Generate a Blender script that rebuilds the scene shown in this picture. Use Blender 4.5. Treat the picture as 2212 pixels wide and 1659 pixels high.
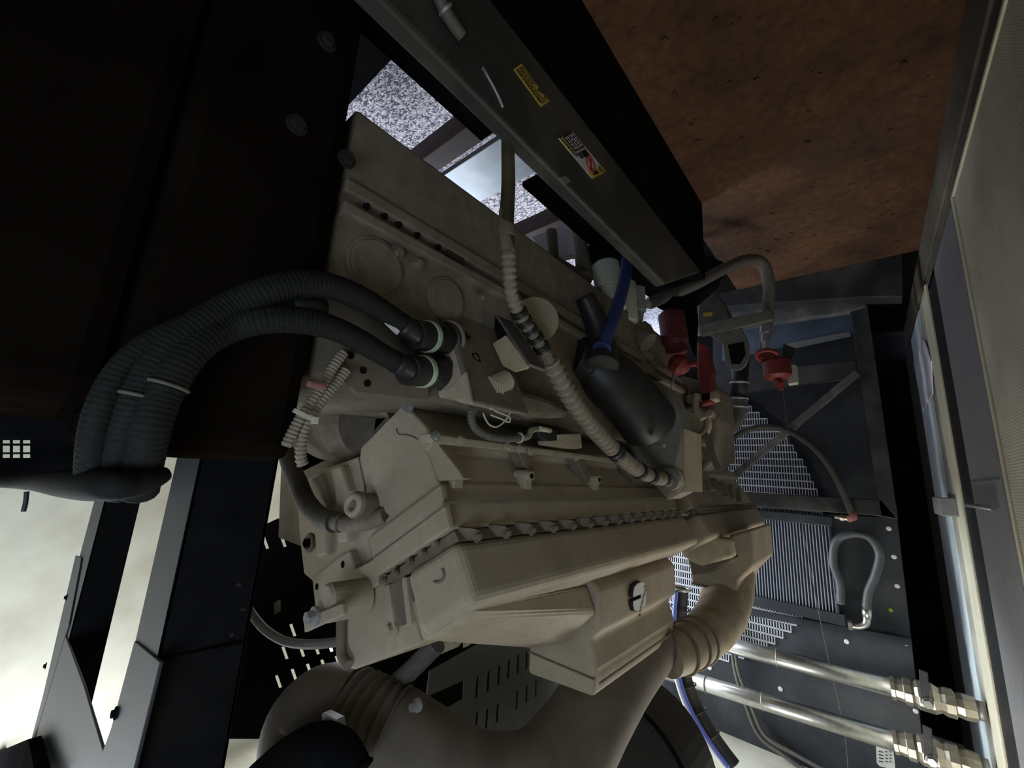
import bpy, bmesh, math, random
from mathutils import Vector, Matrix
random.seed(7)
for o in list(bpy.data.objects): bpy.data.objects.remove(o)
SC = bpy.context.scene
COL = SC.collection

# ------------------------------------------------------------------ camera (hand-held upside down inside the enclosure)
FPX, CU, CV = 880.0, 1106.0, 829.5
def _n(a): return a.normalized()
Lc = _n(Vector((1885-CU, 1065-CV, FPX)))
_w = -Vector((50-CU, 955-CV, FPX))
Wc = _n(_w - Lc*_w.dot(Lc))
Vc = Lc.cross(Wc)
# place coordinates: w = towards the door side, l = along the machine, v = height above the camera
def P(w, l, v): return Vector((-w, l, v+1.0))
cam_d = bpy.data.cameras.new('camera'); cam = bpy.data.objects.new('camera', cam_d); COL.objects.link(cam)
def axis(i): return Vector((-Wc[i], Lc[i], Vc[i]))
R = Matrix((axis(0), -axis(1), -axis(2))).transposed()
cam.matrix_world = Matrix.Translation(P(0, 0, 0)) @ R.to_4x4()
cam_d.sensor_width = 36; cam_d.sensor_fit = 'HORIZONTAL'; cam_d.lens = FPX/2212*36; cam_d.clip_start = .01
SC.camera = cam

# ------------------------------------------------------------------ daylight and two added fill lights
wd = bpy.data.worlds.new('sky'); SC.world = wd; wd.use_nodes = True
bg = wd.node_tree.nodes['Background']; bg.inputs[0].default_value = (.70, .83, 1, 1); bg.inputs[1].default_value = 5.0
def area(name, loc, look, sx, sy, e, col):
    d = bpy.data.lights.new(name, 'AREA'); d.shape = 'RECTANGLE'; d.size = sx; d.size_y = sy; d.energy = e; d.color = col
    o = bpy.data.objects.new(name, d); COL.objects.link(o); o.location = loc
    o.rotation_euler = (Vector(look)-Vector(loc)).to_track_quat('-Z', 'Y').to_euler()
    return o
area('doorway_daylight', P(.34, -.85, .62), P(-1, -.5, .5), 1.0, .75, 6.0, (.60, .76, 1))
area('left_wall_fill', P(-1.98, -.25, 1.40), P(-1.98, -.25, 0), .44, 1.4, 22, (.95, .97, 1))  # added fill over an invented roof opening, brightens the left lining
area('warm_top_fill', P(-.08, 1.72, 1.40), P(-.08, 1.72, 0), .40, .46, 7.5, (1, .88, .68))  # added warm fill for engine tops and floor, its roof opening is invented
area('far_door_daylight', P(-2.36, 1.75, .40), P(-1, 1.85, .45), 1.1, 1.2, 95, (.86, .93, 1))
SC.view_settings.view_transform = 'Standard'; SC.view_settings.look = 'None'
SC.view_settings.gamma = 1.0; SC.view_settings.use_curve_mapping = False
SC.view_settings.exposure = 0.0

# ------------------------------------------------------------------ measuring helpers
def ray(u, v):
    d = Vector((u-CU, v-CV, FPX)); return d.dot(Wc), d.dot(Lc), d.dot(Vc)
def hl(u, v, l): a, b, c = ray(u, v); return (a/b*l, l, c/b*l)
def hw(u, v, w): a, b, c = ray(u, v); return (w, b/a*w, c/a*w)
def hv(u, v, z): a, b, c = ray(u, v); return (a/c*z, b/c*z, z)
def hplane(u, v, p, n):
    a = Vector(ray(u, v)); n = Vector(n); return tuple(a*(Vector(p).dot(n)/a.dot(n)))
def zd(p): return p[0]*Wc[2]+p[1]*Lc[2]+p[2]*Vc[2]
def rp(px, p): return px*zd(p)/FPX          # a width seen at that place, in metres
def add(a, b): return (a[0]+b[0], a[1]+b[1], a[2]+b[2])
def sub(a, b): return (a[0]-b[0], a[1]-b[1], a[2]-b[2])
def mul(a, s): return (a[0]*s, a[1]*s, a[2]*s)
def lerp(a, b, t): return tuple(a[i]+(b[i]-a[i])*t for i in range(3))
# right cylinder bank leans 30 degrees outwards: a = along the cylinders, b = across
BW, BV = -.47, .09
def bank(a, b, l): return (BW+.5*a-.866*b, l, BV+.866*a+.5*b)
E1 = (.5, 0, .866); E2 = (-.866, 0, .5)

class MB:
    def __init__(s): s.v = []; s.f = []; s.sm = []
    def poly(s, pts, faces, smooth=False):
        k = len(s.v); s.v += [P(*p) for p in pts]
        for f in faces: s.f.append([k+i for i in f]); s.sm.append(smooth)
        return s
    def box(s, w0, w1, l0, l1, v0, v1):
        p = [(w, l, v) for v in (v0, v1) for l in (l0, l1) for w in (w0, w1)]
        return s.poly(p, [(0,1,3,2),(4,5,7,6),(0,1,5,4),(2,3,7,6),(0,2,6,4),(1,3,7,5)])
    def obox(s, c, ax, ay, az):      # centre and three half-axis vectors
        p = []
        for k in (-1, 1):
            for j in (-1, 1):
                for i in (-1, 1): p.append(add(add(add(c, mul(ax, i)), mul(ay, j)), mul(az, k)))
        return s.poly(p, [(0,1,3,2),(4,5,7,6),(0,1,5,4),(2,3,7,6),(0,2,6,4),(1,3,7,5)])
    def bar(s, a, b, wd, ht, up=(0, 0, 1)):
        A = Vector(a); B = Vector(b); d = (B-A); U = Vector(up); x = d.cross(U)
        if x.length < 1e-6: x = d.cross(Vector((1, 0, .1)))
        x.normalize(); y = d.cross(x).normalized()
        return s.obox(tuple((A+B)/2), tuple(d/2), tuple(x*wd/2), tuple(y*ht/2))
    def prism(s, pts, off):
        n = len(pts); q = list(pts)+[add(p, off) for p in pts]
        return s.poly(q, [tuple(range(n)), tuple(range(n, 2*n))]+[(i, (i+1) % n, n+(i+1) % n, n+i) for i in range(n)])
    def tube(s, pts, r, seg=12, caps=True):
        V = [Vector(p) for p in pts]; n = len(V); rr = r if isinstance(r, (list, tuple)) else [r]*n
        t0 = (V[1]-V[0]).normalized(); ref = t0.orthogonal().normalized(); ring = []
        for i in range(n):
            t = (V[min(i+1, n-1)]-V[max(i-1, 0)]).normalized()
            ref = (ref-t*ref.dot(t)).normalized(); b = t.cross(ref)
            for k in range(seg):
                a = 2*math.pi*k/seg; ring.append(tuple(V[i]+(ref*math.cos(a)+b*math.sin(a))*rr[i]))
        f = [(i*seg+k, i*seg+(k+1) % seg, (i+1)*seg+(k+1) % seg, (i+1)*seg+k) for i in range(n-1) for k in range(seg)]
        s.poly(ring, f, True)
        if caps:
            s.poly(ring[:seg], [tuple(range(seg))]); s.poly(ring[-seg:], [tuple(range(seg))])
        return s
    def cyl(s, a, b, r, seg=20): 
        return s.tube([a, b], r, seg)
    def lathe(s, a, b, prof, seg=20):   # prof: (t along a-b, radius)
        pts = [lerp(a, b, t) for t, _ in prof]
        e = [add(p, mul(sub(b, a), 1e-5*i)) for i, p in enumerate(pts)]
        A = Vector(a); d = (Vector(b)-A); t = d.normalized(); ref = t.orthogonal().normalized(); bb = t.cross(ref); ring = []
        for (tt, r) in prof:
            for k in range(seg):
                an = 2*math.pi*k/seg; ring.append(tuple(A+d*tt+(ref*math.cos(an)+bb*math.sin(an))*max(r, 1e-5)))
        n = len(prof)
        s.poly(ring, [(i*seg+k, i*seg+(k+1) % seg, (i+1)*seg+(k+1) % seg, (i+1)*seg+k) for i in range(n-1) for k in range(seg)], False)
        s.poly(ring[:seg], [tuple(range(seg))]); s.poly(ring[-seg:], [tuple(range(seg))])
        return s
    def torus(s, c, nrm, R0, r0, seg=28, sr=8):
        N = Vector(nrm).normalized(); x = N.orthogonal().normalized(); y = N.cross(x); C = Vector(c); ring = []
        for i in range(seg):
            a = 2*math.pi*i/seg; d = x*math.cos(a)+y*math.sin(a)
            for k in range(sr):
                b = 2*math.pi*k/sr; ring.append(tuple(C+d*(R0+r0*math.cos(b))+N*r0*math.sin(b)))
        return s.poly(ring, [(i*sr+k, i*sr+(k+1) % sr, ((i+1) % seg)*sr+(k+1) % sr, ((i+1) % seg)*sr+k) for i in range(seg) for k in range(sr)], True)
    def mesh(s, name):
        m = bpy.data.meshes.new(name); m.from_pydata(s.v, [], s.f)
        m.polygons.foreach_set('use_smooth', s.sm)
        b = bmesh.new(); b.from_mesh(m); bmesh.ops.remove_doubles(b, verts=b.verts, dist=1e-6)
        bmesh.ops.recalc_face_normals(b, faces=b.faces); b.to_mesh(m); b.free(); m.update()
        return m

def spline(pts, n=8):
    V = [Vector(p) for p in pts]; out = []
    for i in range(len(V)-1):
        p0 = V[max(i-1, 0)]; p1 = V[i]; p2 = V[i+1]; p3 = V[min(i+2, len(V)-1)]
        for k in range(n):
            t = k/n
            out.append(.5*((2*p1)+(p2-p0)*t+(2*p0-5*p1+4*p2-p3)*t*t+(-p0+3*p1-3*p2+p3)*t**3))
    out.append(V[-1]); return [tuple(p) for p in out]
def resample(pts, step):
    V = [Vector(p) for p in pts]; out = [V[0]]; acc = 0
    for i in range(len(V)-1):
        d = (V[i+1]-V[i]).length
        if d < 1e-9: continue
        x = step-acc
        while x <= d: out.append(V[i].lerp(V[i+1], x/d)); x += step
        acc = d-(x-step)
    return [tuple(p) for p in out]
def corrugated(mb, pts, r, pitch=.009, depth=.12, seg=12):
    q = resample(spline(pts, 10), pitch/4); rr = []
    for i in range(len(q)): rr.append(r*(1, 1, 1-depth, 1-depth)[i % 4])
    return mb.tube(q, rr, seg)

# ------------------------------------------------------------------ scene-tree helpers
def tag(o, label=None, cat=None, group=None, kind=None):
    if label: o['label'] = label
    if cat: o['category'] = cat
    if group: o['group'] = group
    if kind: o['kind'] = kind
    return o
def thing(name, label, cat, base, group=None):
    o = bpy.data.objects.new(name, None); COL.objects.link(o); o.location = P(*base); o.empty_display_size = .05
    o['org'] = list(P(*base)); return tag(o, label, cat, group)
def obj(name, mb, mat, parent=None, bevel=0, label=None, kind=None, segs=2):
    m = mb.mesh(name) if isinstance(mb, MB) else mb
    o = bpy.data.objects.new(name, m); COL.objects.link(o)
    if mat and not m.materials: m.materials.append(mat)
    if parent:
        o.parent = parent
        if parent.type == 'EMPTY': o.matrix_parent_inverse = Matrix.Translation(-parent.location)
    if bevel:
        b = o.modifiers.new('bevel', 'BEVEL'); b.width = bevel; b.segments = segs; b.limit_method = 'ANGLE'; b.angle_limit = .6
    if label: o['label'] = label
    if kind: o['kind'] = kind
    return o
def single(name, mb, mat, label, cat, group=None, bevel=0): return tag(obj(name, mb, mat, None, bevel), label, cat, group)
def struct(name, mb, mat, label=None, bevel=0): return tag(obj(name, mb, mat, None, bevel), label, None, None, 'structure')
def rep(src, d, parent):      # another piece of the same mesh, moved by d
    o = src.copy(); COL.objects.link(o); o.parent = parent
    if parent.type == 'EMPTY': o.matrix_parent_inverse = Matrix.Translation(-parent.location)
    o.location = Vector((-d[0], d[1], d[2])); return o

# ------------------------------------------------------------------ materials
MATS = {}
def mat(name, col, rough=.6, metal=0, var=.25, scale=30, bump=.0, col2=None, spec=.4, detail=6, dust=None, dscale=4):
    if name in MATS: return MATS[name]
    m = bpy.data.materials.new(name); m.use_nodes = True; nt = m.node_tree; N = nt.nodes; K = nt.links
    b = N['Principled BSDF']; b.inputs['Roughness'].default_value = rough; b.inputs['Metallic'].default_value = metal
    b.inputs['Specular IOR Level'].default_value = spec
    tc = N.new('ShaderNodeTexCoord'); nz = N.new('ShaderNodeTexNoise'); nz.inputs['Scale'].default_value = scale; nz.inputs['Detail'].default_value = detail
    K.new(tc.outputs['Object'], nz.inputs['Vector'])
    rmp = N.new('ShaderNodeValToRGB'); rmp.color_ramp.elements[0].position = .32; rmp.color_ramp.elements[1].position = .7
    c2 = col2 or tuple(c*(1-var) for c in col)
    rmp.color_ramp.elements[0].color = (*c2, 1); rmp.color_ramp.elements[1].color = (*col, 1)
    K.new(nz.outputs['Fac'], rmp.inputs['Fac']); out = rmp.outputs['Color']
    if dust:
        n2 = N.new('ShaderNodeTexNoise'); n2.inputs['Scale'].default_value = dscale; n2.inputs['Detail'].default_value = 8; K.new(tc.outputs['Object'], n2.inputs['Vector'])
        r2 = N.new('ShaderNodeValToRGB'); r2.color_ramp.elements[0].position = .48; r2.color_ramp.elements[1].position = .72
        K.new(n2.outputs['Fac'], r2.inputs['Fac'])
        mx = N.new('ShaderNodeMix'); mx.data_type = 'RGBA'; K.new(r2.outputs['Color'], mx.inputs['Factor'])
        K.new(out, mx.inputs[6]); mx.inputs[7].default_value = (*dust, 1); out = mx.outputs[2]
    K.new(out, b.inputs['Base Color'])
    if bump:
        bp = N.new('ShaderNodeBump'); bp.inputs['Strength'].default_value = bump; bp.inputs['Distance'].default_value = .004
        K.new(nz.outputs['Fac'], bp.inputs['Height']); K.new(bp.outputs['Normal'], b.inputs['Normal'])
    MATS[name] = m; return m
engine = mat('engine_paint', (.41, .342, .25), .62, 0, .12, 60, .12, dust=(.31, .25, .17), dscale=7)
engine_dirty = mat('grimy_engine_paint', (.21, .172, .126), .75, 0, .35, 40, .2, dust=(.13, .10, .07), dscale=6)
black = mat('black_paint', (.030, .031, .034), .5, 0, .3, 40, .05, dust=(.075, .072, .068), dscale=7)
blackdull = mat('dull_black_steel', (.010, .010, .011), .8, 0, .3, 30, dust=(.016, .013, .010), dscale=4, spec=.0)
panelblack = mat('radiator_panel_black', (.030, .034, .042), .42, .0, .3, 25, .04, dust=(.06, .065, .075), dscale=3)
beamgrey = mat('skid_rail_paint', (.042, .045, .040), .55, 0, .3, 30, .08, dust=(.10, .09, .07), dscale=5)
postgrey = mat('grey_post_paint', (.26, .26, .27), .55, 0, .15, 40)
rubber = mat('black_rubber', (.016, .016, .017), .45, 0, .2, 50, dust=(.035, .032, .028), dscale=8)
cablem = mat('braided_cable_cover', (.017, .018, .016), .75, 0, .5, 300, spec=.2)
hosegrey = mat('grey_hose_rubber', (.13, .12, .105), .6, 0, .3, 60)
conduit = mat('dusty_conduit', (.29, .245, .18), .7, 0, .25, 90)
conduitgrime = mat('oily_conduit', (.085, .065, .035), .55, 0, .6, 25)
steel = mat('galvanised_steel', (.62, .62, .6), .32, 1, .2, 60)
dullsteel = mat('dull_steel', (.42, .42, .42), .5, .7, .25, 60)
brass = mat('brass_valve', (.50, .46, .38), .38, .8, .25, 40)
white = mat('white_plastic', (.75, .75, .72), .5, 0, .08, 30)
cream = mat('cream_edge_strip', (.72, .68, .52), .6, 0, .1, 20)
filterm = mat('pale_filter_can', (.55, .54, .42), .45, 0, .1, 20)
bluehose = mat('blue_hose', (.035, .05, .17), .5, 0, .2, 40)
bluecable = mat('blue_cable', (.10, .14, .45), .45, 0, .1, 40)
redm = mat('red_paint', (.24, .032, .028), .55, 0, .4, 30, dust=(.14, .03, .025), dscale=10)
pink = mat('pink_tape', (.30, .12, .11), .7, 0, .2, 30)
mint = mat('pale_green_band', (.50, .60, .44), .6, 0, .15, 40)
yellow = mat('yellow_sticker', (.62, .44, .07), .6, 0, .2, 60)
stickwhite = mat('white_sticker', (.62, .57, .55), .6, 0, .1, 60)
inkblack = mat('black_print', (.012, .012, .012), .7, 0, .1, 40)
inkred = mat('red_print', (.35, .03, .03), .7, 0, .1, 40)
maroon = mat('red_oxide_steel', (.045, .018, .016), .7, 0, .4, 20)
bluegrey = mat('bluish_steel_plate', (.36, .40, .46), .45, .2, .2, 14, dust=(.5, .52, .56), dscale=5)
tan = mat('tan_casting', (.50, .43, .29), .65, 0, .25, 40, dust=(.42, .30, .17), dscale=12)
exhaust = mat('sooty_exhaust_pipe', (.155, .125, .095), .7, 0, .35, 14, .1, dust=(.11, .085, .065), dscale=6)
greyplate = mat('grey_heat_shield', (.11, .115, .105), .6, 0, .2, 30)
corefin = mat('cooler_fin', (.40, .44, .52), .4, .5, .2, 30)
seal_gap = mat('black_seal_and_gap', (.01, .01, .012), .6)

def rust_mat():
    m = bpy.data.materials.new('rusty_floor'); m.use_nodes = True; nt = m.node_tree; N = nt.nodes; K = nt.links; b = N['Principled BSDF']
    tc = N.new('ShaderNodeTexCoord')
    def noise(s, d=8, r=.6):
        n = N.new('ShaderNodeTexNoise'); n.inputs['Scale'].default_value = s; n.inputs['Detail'].default_value = d; n.inputs['Roughness'].default_value = r
        K.new(tc.outputs['Object'], n.inputs['Vector']); return n
    a = noise(4); c = noise(38, 10, .7)
    r = N.new('ShaderNodeValToRGB'); e = r.color_ramp.elements; e[0].position = .3; e[0].color = (.060, .024, .010, 1); e[1].position = .75; e[1].color = (.22, .10, .038, 1)
    r.color_ramp.elements.new(.5).color = (.135, .058, .023, 1)
    K.new(a.outputs['Fac'], r.inputs['Fac'])
    r2 = N.new('ShaderNodeValToRGB'); e = r2.color_ramp.elements; e[0].position = .33; e[0].color = (.30, .24, .2, 1); e[1].position = .62; e[1].color = (1, 1, 1, 1)
    K.new(c.outputs['Fac'], r2.inputs['Fac'])
    mx = N.new('ShaderNodeMix'); mx.data_type = 'RGBA'; mx.blend_type = 'MULTIPLY'; mx.inputs['Factor'].default_value = .85
    K.new(r.outputs['Color'], mx.inputs[6]); K.new(r2.outputs['Color'], mx.inputs[7]); K.new(mx.outputs[2], b.inputs['Base Color'])
    b.inputs['Roughness'].default_value = .72
    bp = N.new('ShaderNodeBump'); bp.inputs['Strength'].default_value = .7; bp.inputs['Distance'].default_value = .012
    K.new(c.outputs['Fac'], bp.inputs['Height']); K.new(bp.outputs['Normal'], b.inputs['Normal']); return m
rust = rust_mat()
def lining_mat():
    m = bpy.data.materials.new('perforated_lining'); m.use_nodes = True; nt = m.node_tree; N = nt.nodes; K = nt.links; b = N['Principled BSDF']
    tc = N.new('ShaderNodeTexCoord'); vo = N.new('ShaderNodeTexVoronoi'); vo.inputs['Scale'].default_value = 150; vo.inputs['Randomness'].default_value = .12
    K.new(tc.outputs['Object'], vo.inputs['Vector'])
    r = N.new('ShaderNodeValToRGB'); e = r.color_ramp.elements; e[0].position = .18; e[0].color = (.30, .28, .21, 1); e[1].position = .34; e[1].color = (.70, .68, .56, 1)
    K.new(vo.outputs['Distance'], r.inputs['Fac'])
    n = N.new('ShaderNodeTexNoise'); n.inputs['Scale'].default_value = 5; n.inputs['Detail'].default_value = 8; K.new(tc.outputs['Object'], n.inputs['Vector'])
    r2 = N.new('ShaderNodeValToRGB'); e = r2.color_ramp.elements; e[0].position = .25; e[0].color = (.72, .70, .66, 1); e[1].position = .6; e[1].color = (1, 1, 1, 1); K.new(n.outputs['Fac'], r2.inputs['Fac'])
    mx = N.new('ShaderNodeMix'); mx.data_type = 'RGBA'; mx.blend_type = 'MULTIPLY'; mx.inputs['Factor'].default_value = 1
    K.new(r.outputs['Color'], mx.inputs[6]); K.new(r2.outputs['Color'], mx.inputs[7]); K.new(mx.outputs[2], b.inputs['Base Color'])
    b.inputs['Roughness'].default_value = .75; return m
lining = lining_mat()
def gravel_mat():
    m = bpy.data.materials.new('gravel'); m.use_nodes = True; nt = m.node_tree; N = nt.nodes; K = nt.links; b = N['Principled BSDF']
    tc = N.new('ShaderNodeTexCoord'); 
    mp = N.new('ShaderNodeMapping'); mp.inputs['Scale'].default_value = (1, 1.7, 1); K.new(tc.outputs['Object'], mp.inputs['Vector'])
    vo = N.new('ShaderNodeTexNoise'); vo.inputs['Scale'].default_value = 70; vo.inputs['Detail'].default_value = 3; vo.inputs['Distortion'].default_value = .8; K.new(mp.outputs['Vector'], vo.inputs['Vector'])
    r = N.new('ShaderNodeValToRGB'); e = r.color_ramp.elements; e[0].position = .43; e[0].color = (.09, .08, .11, 1); e[1].position = .50; e[1].color = (.58, .52, .57, 1)
    r.color_ramp.elements.new(.62).color = (.70, .65, .68, 1)
    K.new(vo.outputs['Fac'], r.inputs['Fac']); K.new(r.outputs['Color'], b.inputs['Base Color']); b.inputs['Roughness'].default_value = .9
    bp = N.new('ShaderNodeBump'); bp.inputs['Strength'].default_value = 1; bp.inputs['Distance'].default_value = .02; bp.invert = False
    K.new(vo.outputs['Fac'], bp.inputs['Height']); K.new(bp.outputs['Normal'], b.inputs['Normal']); return m
gravel = gravel_mat()

def text(name, body, size, origin, xdir, ydir, m, parent, depth=.0004):
    """flat lettering: xdir reading direction, ydir letter-up direction (place coordinates)"""
    c = bpy.data.curves.new(name, 'FONT'); c.body = body; c.size = size; c.extrude = depth; c.align_x = 'CENTER'; c.align_y = 'CENTER'; c.resolution_u = 3
    o = bpy.data.objects.new(name, c); COL.objects.link(o)
    dg = bpy.context.evaluated_depsgraph_get(); me = bpy.data.meshes.new_from_object(o.evaluated_get(dg)); bpy.data.objects.remove(o); me.name = name
    x = (P(*xdir)-P(0, 0, 0)).normalized(); y = (P(*ydir)-P(0, 0, 0)).normalized(); z = x.cross(y)
    M = Matrix.Translation(P(*origin)) @ Matrix((x, y, z)).transposed().to_4x4(); me.transform(M)
    me.materials.clear(); me.materials.append(m)
    return obj(name, me, m, parent)

def polyL(px, l, d): return MB().prism([hl(u, v, l) for u, v in px], (0, d, 0))
def polyW(px, w, d): return MB().prism([hw(u, v, w) for u, v in px], (-d, 0, 0))
def polyV(px, z, d): return MB().prism([hv(u, v, z) for u, v in px], (0, 0, d))
def bolt(mb, p, n, r, h, washer=True):
    N = Vector(n).normalized(); a = Vector(p)
    if washer: mb.lathe(tuple(a), tuple(a+N*h*.35), [(0, r*1.5), (1, r*1.5)], 14)
    mb.lathe(tuple(a+N*h*.3), tuple(a+N*h), [(0, r), (1, r*.95)], 6)
    return mb
def pathw(px):       # px: (u, v, w) -> points on that door-side offset
    return [hw(u, v, w) for u, v, w in px]
def pathl(px): return [hl(u, v, l) for u, v, l in px]

# ================================================================== SETTING
RW, LW, CEIL = .24, -2.25, 1.27
struct('ground', MB().box(-9, 6, -7, 9, -1.50, -1.42), gravel, 'pale gravel ground under the machine')
struct('floor_far', MB().box(-.66, .30, 2.24, 3.5, -1.03, -1.0).box(-.66, -.44, 1.40, 2.24, -1.03, -1.0), blackdull)
fl = struct('floor', MB().box(-.44, .26, -1.7, 2.24, -1.03, -1.0), rust, 'rusty brown tray floor beside the dark rail')
# loose scale lying on the rust
ms = MB()
for i in range(90):
    w = random.uniform(-.33, .2); l = random.uniform(.45, 2.15); r = random.uniform(.003, .009)
    pts = [(w+r*math.cos(a)*random.uniform(.6, 1.2), l+r*1.5*math.sin(a)*random.uniform(.6, 1.2), -1.0) for a in (0, 1.2, 2.4, 3.7, 5)]
    ms.prism(pts, (0, 0, r*.5))
tag(obj('rust_flakes', ms, rust, fl), 'loose flakes of rust scattered over the tray floor', None, None, 'stuff')
struct('ceiling', MB().box(-1.75, -.3, -1.8, 3.6, CEIL, CEIL+.05).box(-.3, RW+.1, -1.8, 1.48, CEIL, CEIL+.05).box(-.3, RW+.1, 1.96, 3.6, CEIL, CEIL+.05).box(.14, RW+.1, 1.48, 1.96, CEIL, CEIL+.05).box(LW-.1, -1.75, .5, 3.6, CEIL, CEIL+.05).box(LW-.1, -1.75, -1.8, -1.0, CEIL, CEIL+.05), lining)  # both openings in this roof are added for the fill lights
struct('wall_far', MB().box(LW-.1, RW+.1, 3.5, 3.56, -1.0, CEIL), blackdull)
struct('wall_back', MB().box(LW-.1, RW+.1, -1.85, -1.8, -1.0, CEIL), lining)
struct('wall_left', MB().box(LW-.06, LW, -1.8, 1.2, -.85, CEIL).box(LW-.06, LW, 2.3, 3.5, -.85, CEIL).box(LW-.06, LW, 1.2, 2.3, -.85, -.3).box(LW-.06, LW, 1.2, 2.3, 1.0, CEIL), lining,
       'bright perforated lining of the far side wall')
wr = struct('wall_right', MB().box(RW, RW+.05, -.3, 1.475, -.79, CEIL), lining, 'beige perforated lining at the right edge of the photo')
obj('lining_edge', MB().box(RW-.004, RW+.05, 1.475, 1.50, -.795, CEIL), cream, wr, .003)
obj('lining_edge', MB().box(RW-.004, RW+.05, -.3, 1.50, -.80, -.79), cream, wr, .002)
struct('wall_right_rear', MB().box(RW, RW+.05, -1.8, -1.4, -.79, CEIL).box(RW, RW+.05, -1.4, -.3, 1.0, CEIL).box(RW, RW+.05, -1.4, -.3, -.79, .30), lining)  # last box shuts the lower doorway, added to darken the interior
struct('trim_1', MB().box(RW-.0, RW+.06, -1.7, 3.4, -1.0, -.87).box(RW+.006, RW+.06, -1.7, 3.4, -.87, -.80), mat('dirty_sill', (.13, .115, .09), .7, 0, .3, 25, .1, dust=(.2, .17, .12)), 'dirty stepped sill along the rusty floor', .004)
# grey door post, its seal, a dark gap and the strips behind it
struct('trim_2', MB().box(RW-.0, RW+.05, 1.535, 1.97, -.80, CEIL), postgrey, 'grey door post between the lining and the pale strips', .006)
obj('post_seam', MB().box(RW-.002, RW, 1.56, 1.96, hw(2120, 1040, RW)[2]-.002, hw(2120, 1040, RW)[2]+.002), dullsteel, bpy.data.objects['trim_2'])
struct('trim_3', MB().box(RW+.004, RW+.05, 1.50, 1.535, -.80, CEIL), seal_gap)
struct('trim_4', MB().box(RW+.006, RW+.05, 1.97, 2.22, -.82, CEIL), seal_gap)  # black strip painted where there is only a dark gap
struct('trim_5', MB().box(RW-.002, RW+.05, 2.22, 2.38, -.84, CEIL), cream, 'cream edge strip beyond the grey post', .004)
struct('trim_6', MB().box(RW+.002, RW+.05, 2.38, 2.55, -.84, CEIL), mat('pale_grey_strip', (.40, .39, .33), .6, 0, .2, 14, dust=(.55, .53, .45)))
struct('wall_right_far', MB().box(RW+.0, RW+.05, 2.55, 3.05, -.84, CEIL), mat('daylit_lining', (.74, .84, .88), .6, 0, .06, 10), 'pale bluish strip of lining behind the pipe ends')  # pale blue colour stands for daylight falling on the lining
struct('wall_right_end', MB().box(RW+.0, RW+.05, 3.05, 3.5, -.84, CEIL), mat('shaded_lining', (.08, .075, .06), .7))  # dark colour stands for the shade on this end of the lining
lat = thing('door_latch', 'small grey latch block on the grey door post', 'latch', (RW, 1.9, .06))
p0 = hw(2060, 1080, RW)
obj('latch_body', MB().box(RW-.05, RW, p0[1]-.10, p0[1]+.14, .0, .07), postgrey, lat, .005)
obj('latch_bolt', MB().cyl((RW-.012, 1.62, .02), (RW-.012, 2.0, .02), .006, 10), dullsteel, lat)

# ================================================================== SKID RAIL WITH STICKERS
BF = -.37
rail = thing('skid_rail', 'dark grey skid rail carrying two warning stickers', 'beam', (BF-.05, .4, -1.0))
face = [(BF, -1.65, -.70), (BF, 1.36, -.70), (BF, 1.02, -.515), (BF, -1.65, -.515)]
obj('rail_body', MB().prism(face, (-.03, 0, 0)), beamgrey, rail, .006)
obj('rail_web', MB().box(BF-.08, BF-.006, -1.65, 1.42, -1.42, -.70), blackdull, rail)  # black colour stands for the shadow below the rail face
st = obj('warning_sticker', MB().prism([hw(u, v, BF+.0012) for u, v in [(1110,149),(1127,137),(1164,189),(1160,195),(1176,205),(1188,218),(1170,231)]], (-.001, 0, 0)), yellow, rail, label='torn plain yellow sticker')
def lv(u, v): p = hw(u, v, BF+.0014); return p
def quadpt(c, s, t):   # c: 4 corners (near-top, near-bottom, far-bottom, far-top) ; s along, t across
    a = lerp(c[0], c[3], s); b = lerp(c[1], c[2], s); return lerp(a, b, t)
def printbar(mb, c, s0, s1, t0, t1, h=.0008):
    mb.prism([quadpt(c, s0, t0), quadpt(c, s1, t0), quadpt(c, s1, t1), quadpt(c, s0, t1)], (h, 0, 0)); return mb
c1 = [lv(1110,149), lv(1127,137), lv(1188,218), lv(1170,231)]
mb = MB()
for k in range(5):
    t = .12+.17*k
    s = .05
    while s < .93:
        e = min(s+random.uniform(.03, .10), .95)
        if not (k > 2 and .5 < (s+e)/2 < .86): printbar(mb, c1, s, e, t, t+(.045 if k else .08))
        s = e+.015
obj('print', mb, inkblack, st, kind='stuff')
c2 = [lv(1207,299), lv(1236,282), lv(1309,371), lv(1280,386)]
st2 = obj('warning_sticker', MB().prism(c2, (-.001, 0, 0)), stickwhite, rail, label='white, black and yellow hazard sticker')
mb = MB(); printbar(mb, c2, 0, .36, 0, .22, .0006); printbar(mb, c2, .84, 1, 0, 1, .0006); obj('yellow_field', mb, yellow, st2)
mb = MB(); printbar(mb, c2, 0, .36, .26, .94, .0006); obj('black_field', mb, inkblack, st2)
mb = MB()
for k in range(5):
    s = .04
    while s < .3:
        e = min(s+random.uniform(.03, .08), .33); printbar(mb, c2, s, e, .34+.12*k, .38+.12*k, .0011); s = e+.02
obj('small_print', mb, stickwhite, st2, kind='stuff')
mb = MB()   # hand pictogram and tank symbol
for k in range(4): printbar(mb, c2, .40+.035*k, .425+.035*k, .18+.03*k, .62, .0011)
printbar(mb, c2, .40, .56, .55, .85, .0011); printbar(mb, c2, .88, .96, .28, .55, .0011); printbar(mb, c2, .905, .95, .2, .3, .0011)
for k in range(5): printbar(mb, c2, .87+.02*k, .882+.02*k, .68, .78, .0011)
obj('pictogram', mb, inkblack, st2)
pc = quadpt(c2, .71, .5); rr = .016; mb = MB(); mb.torus(add(pc, (.0006, 0, 0)), (1, 0, 0), rr, .0016, 30, 6)
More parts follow.
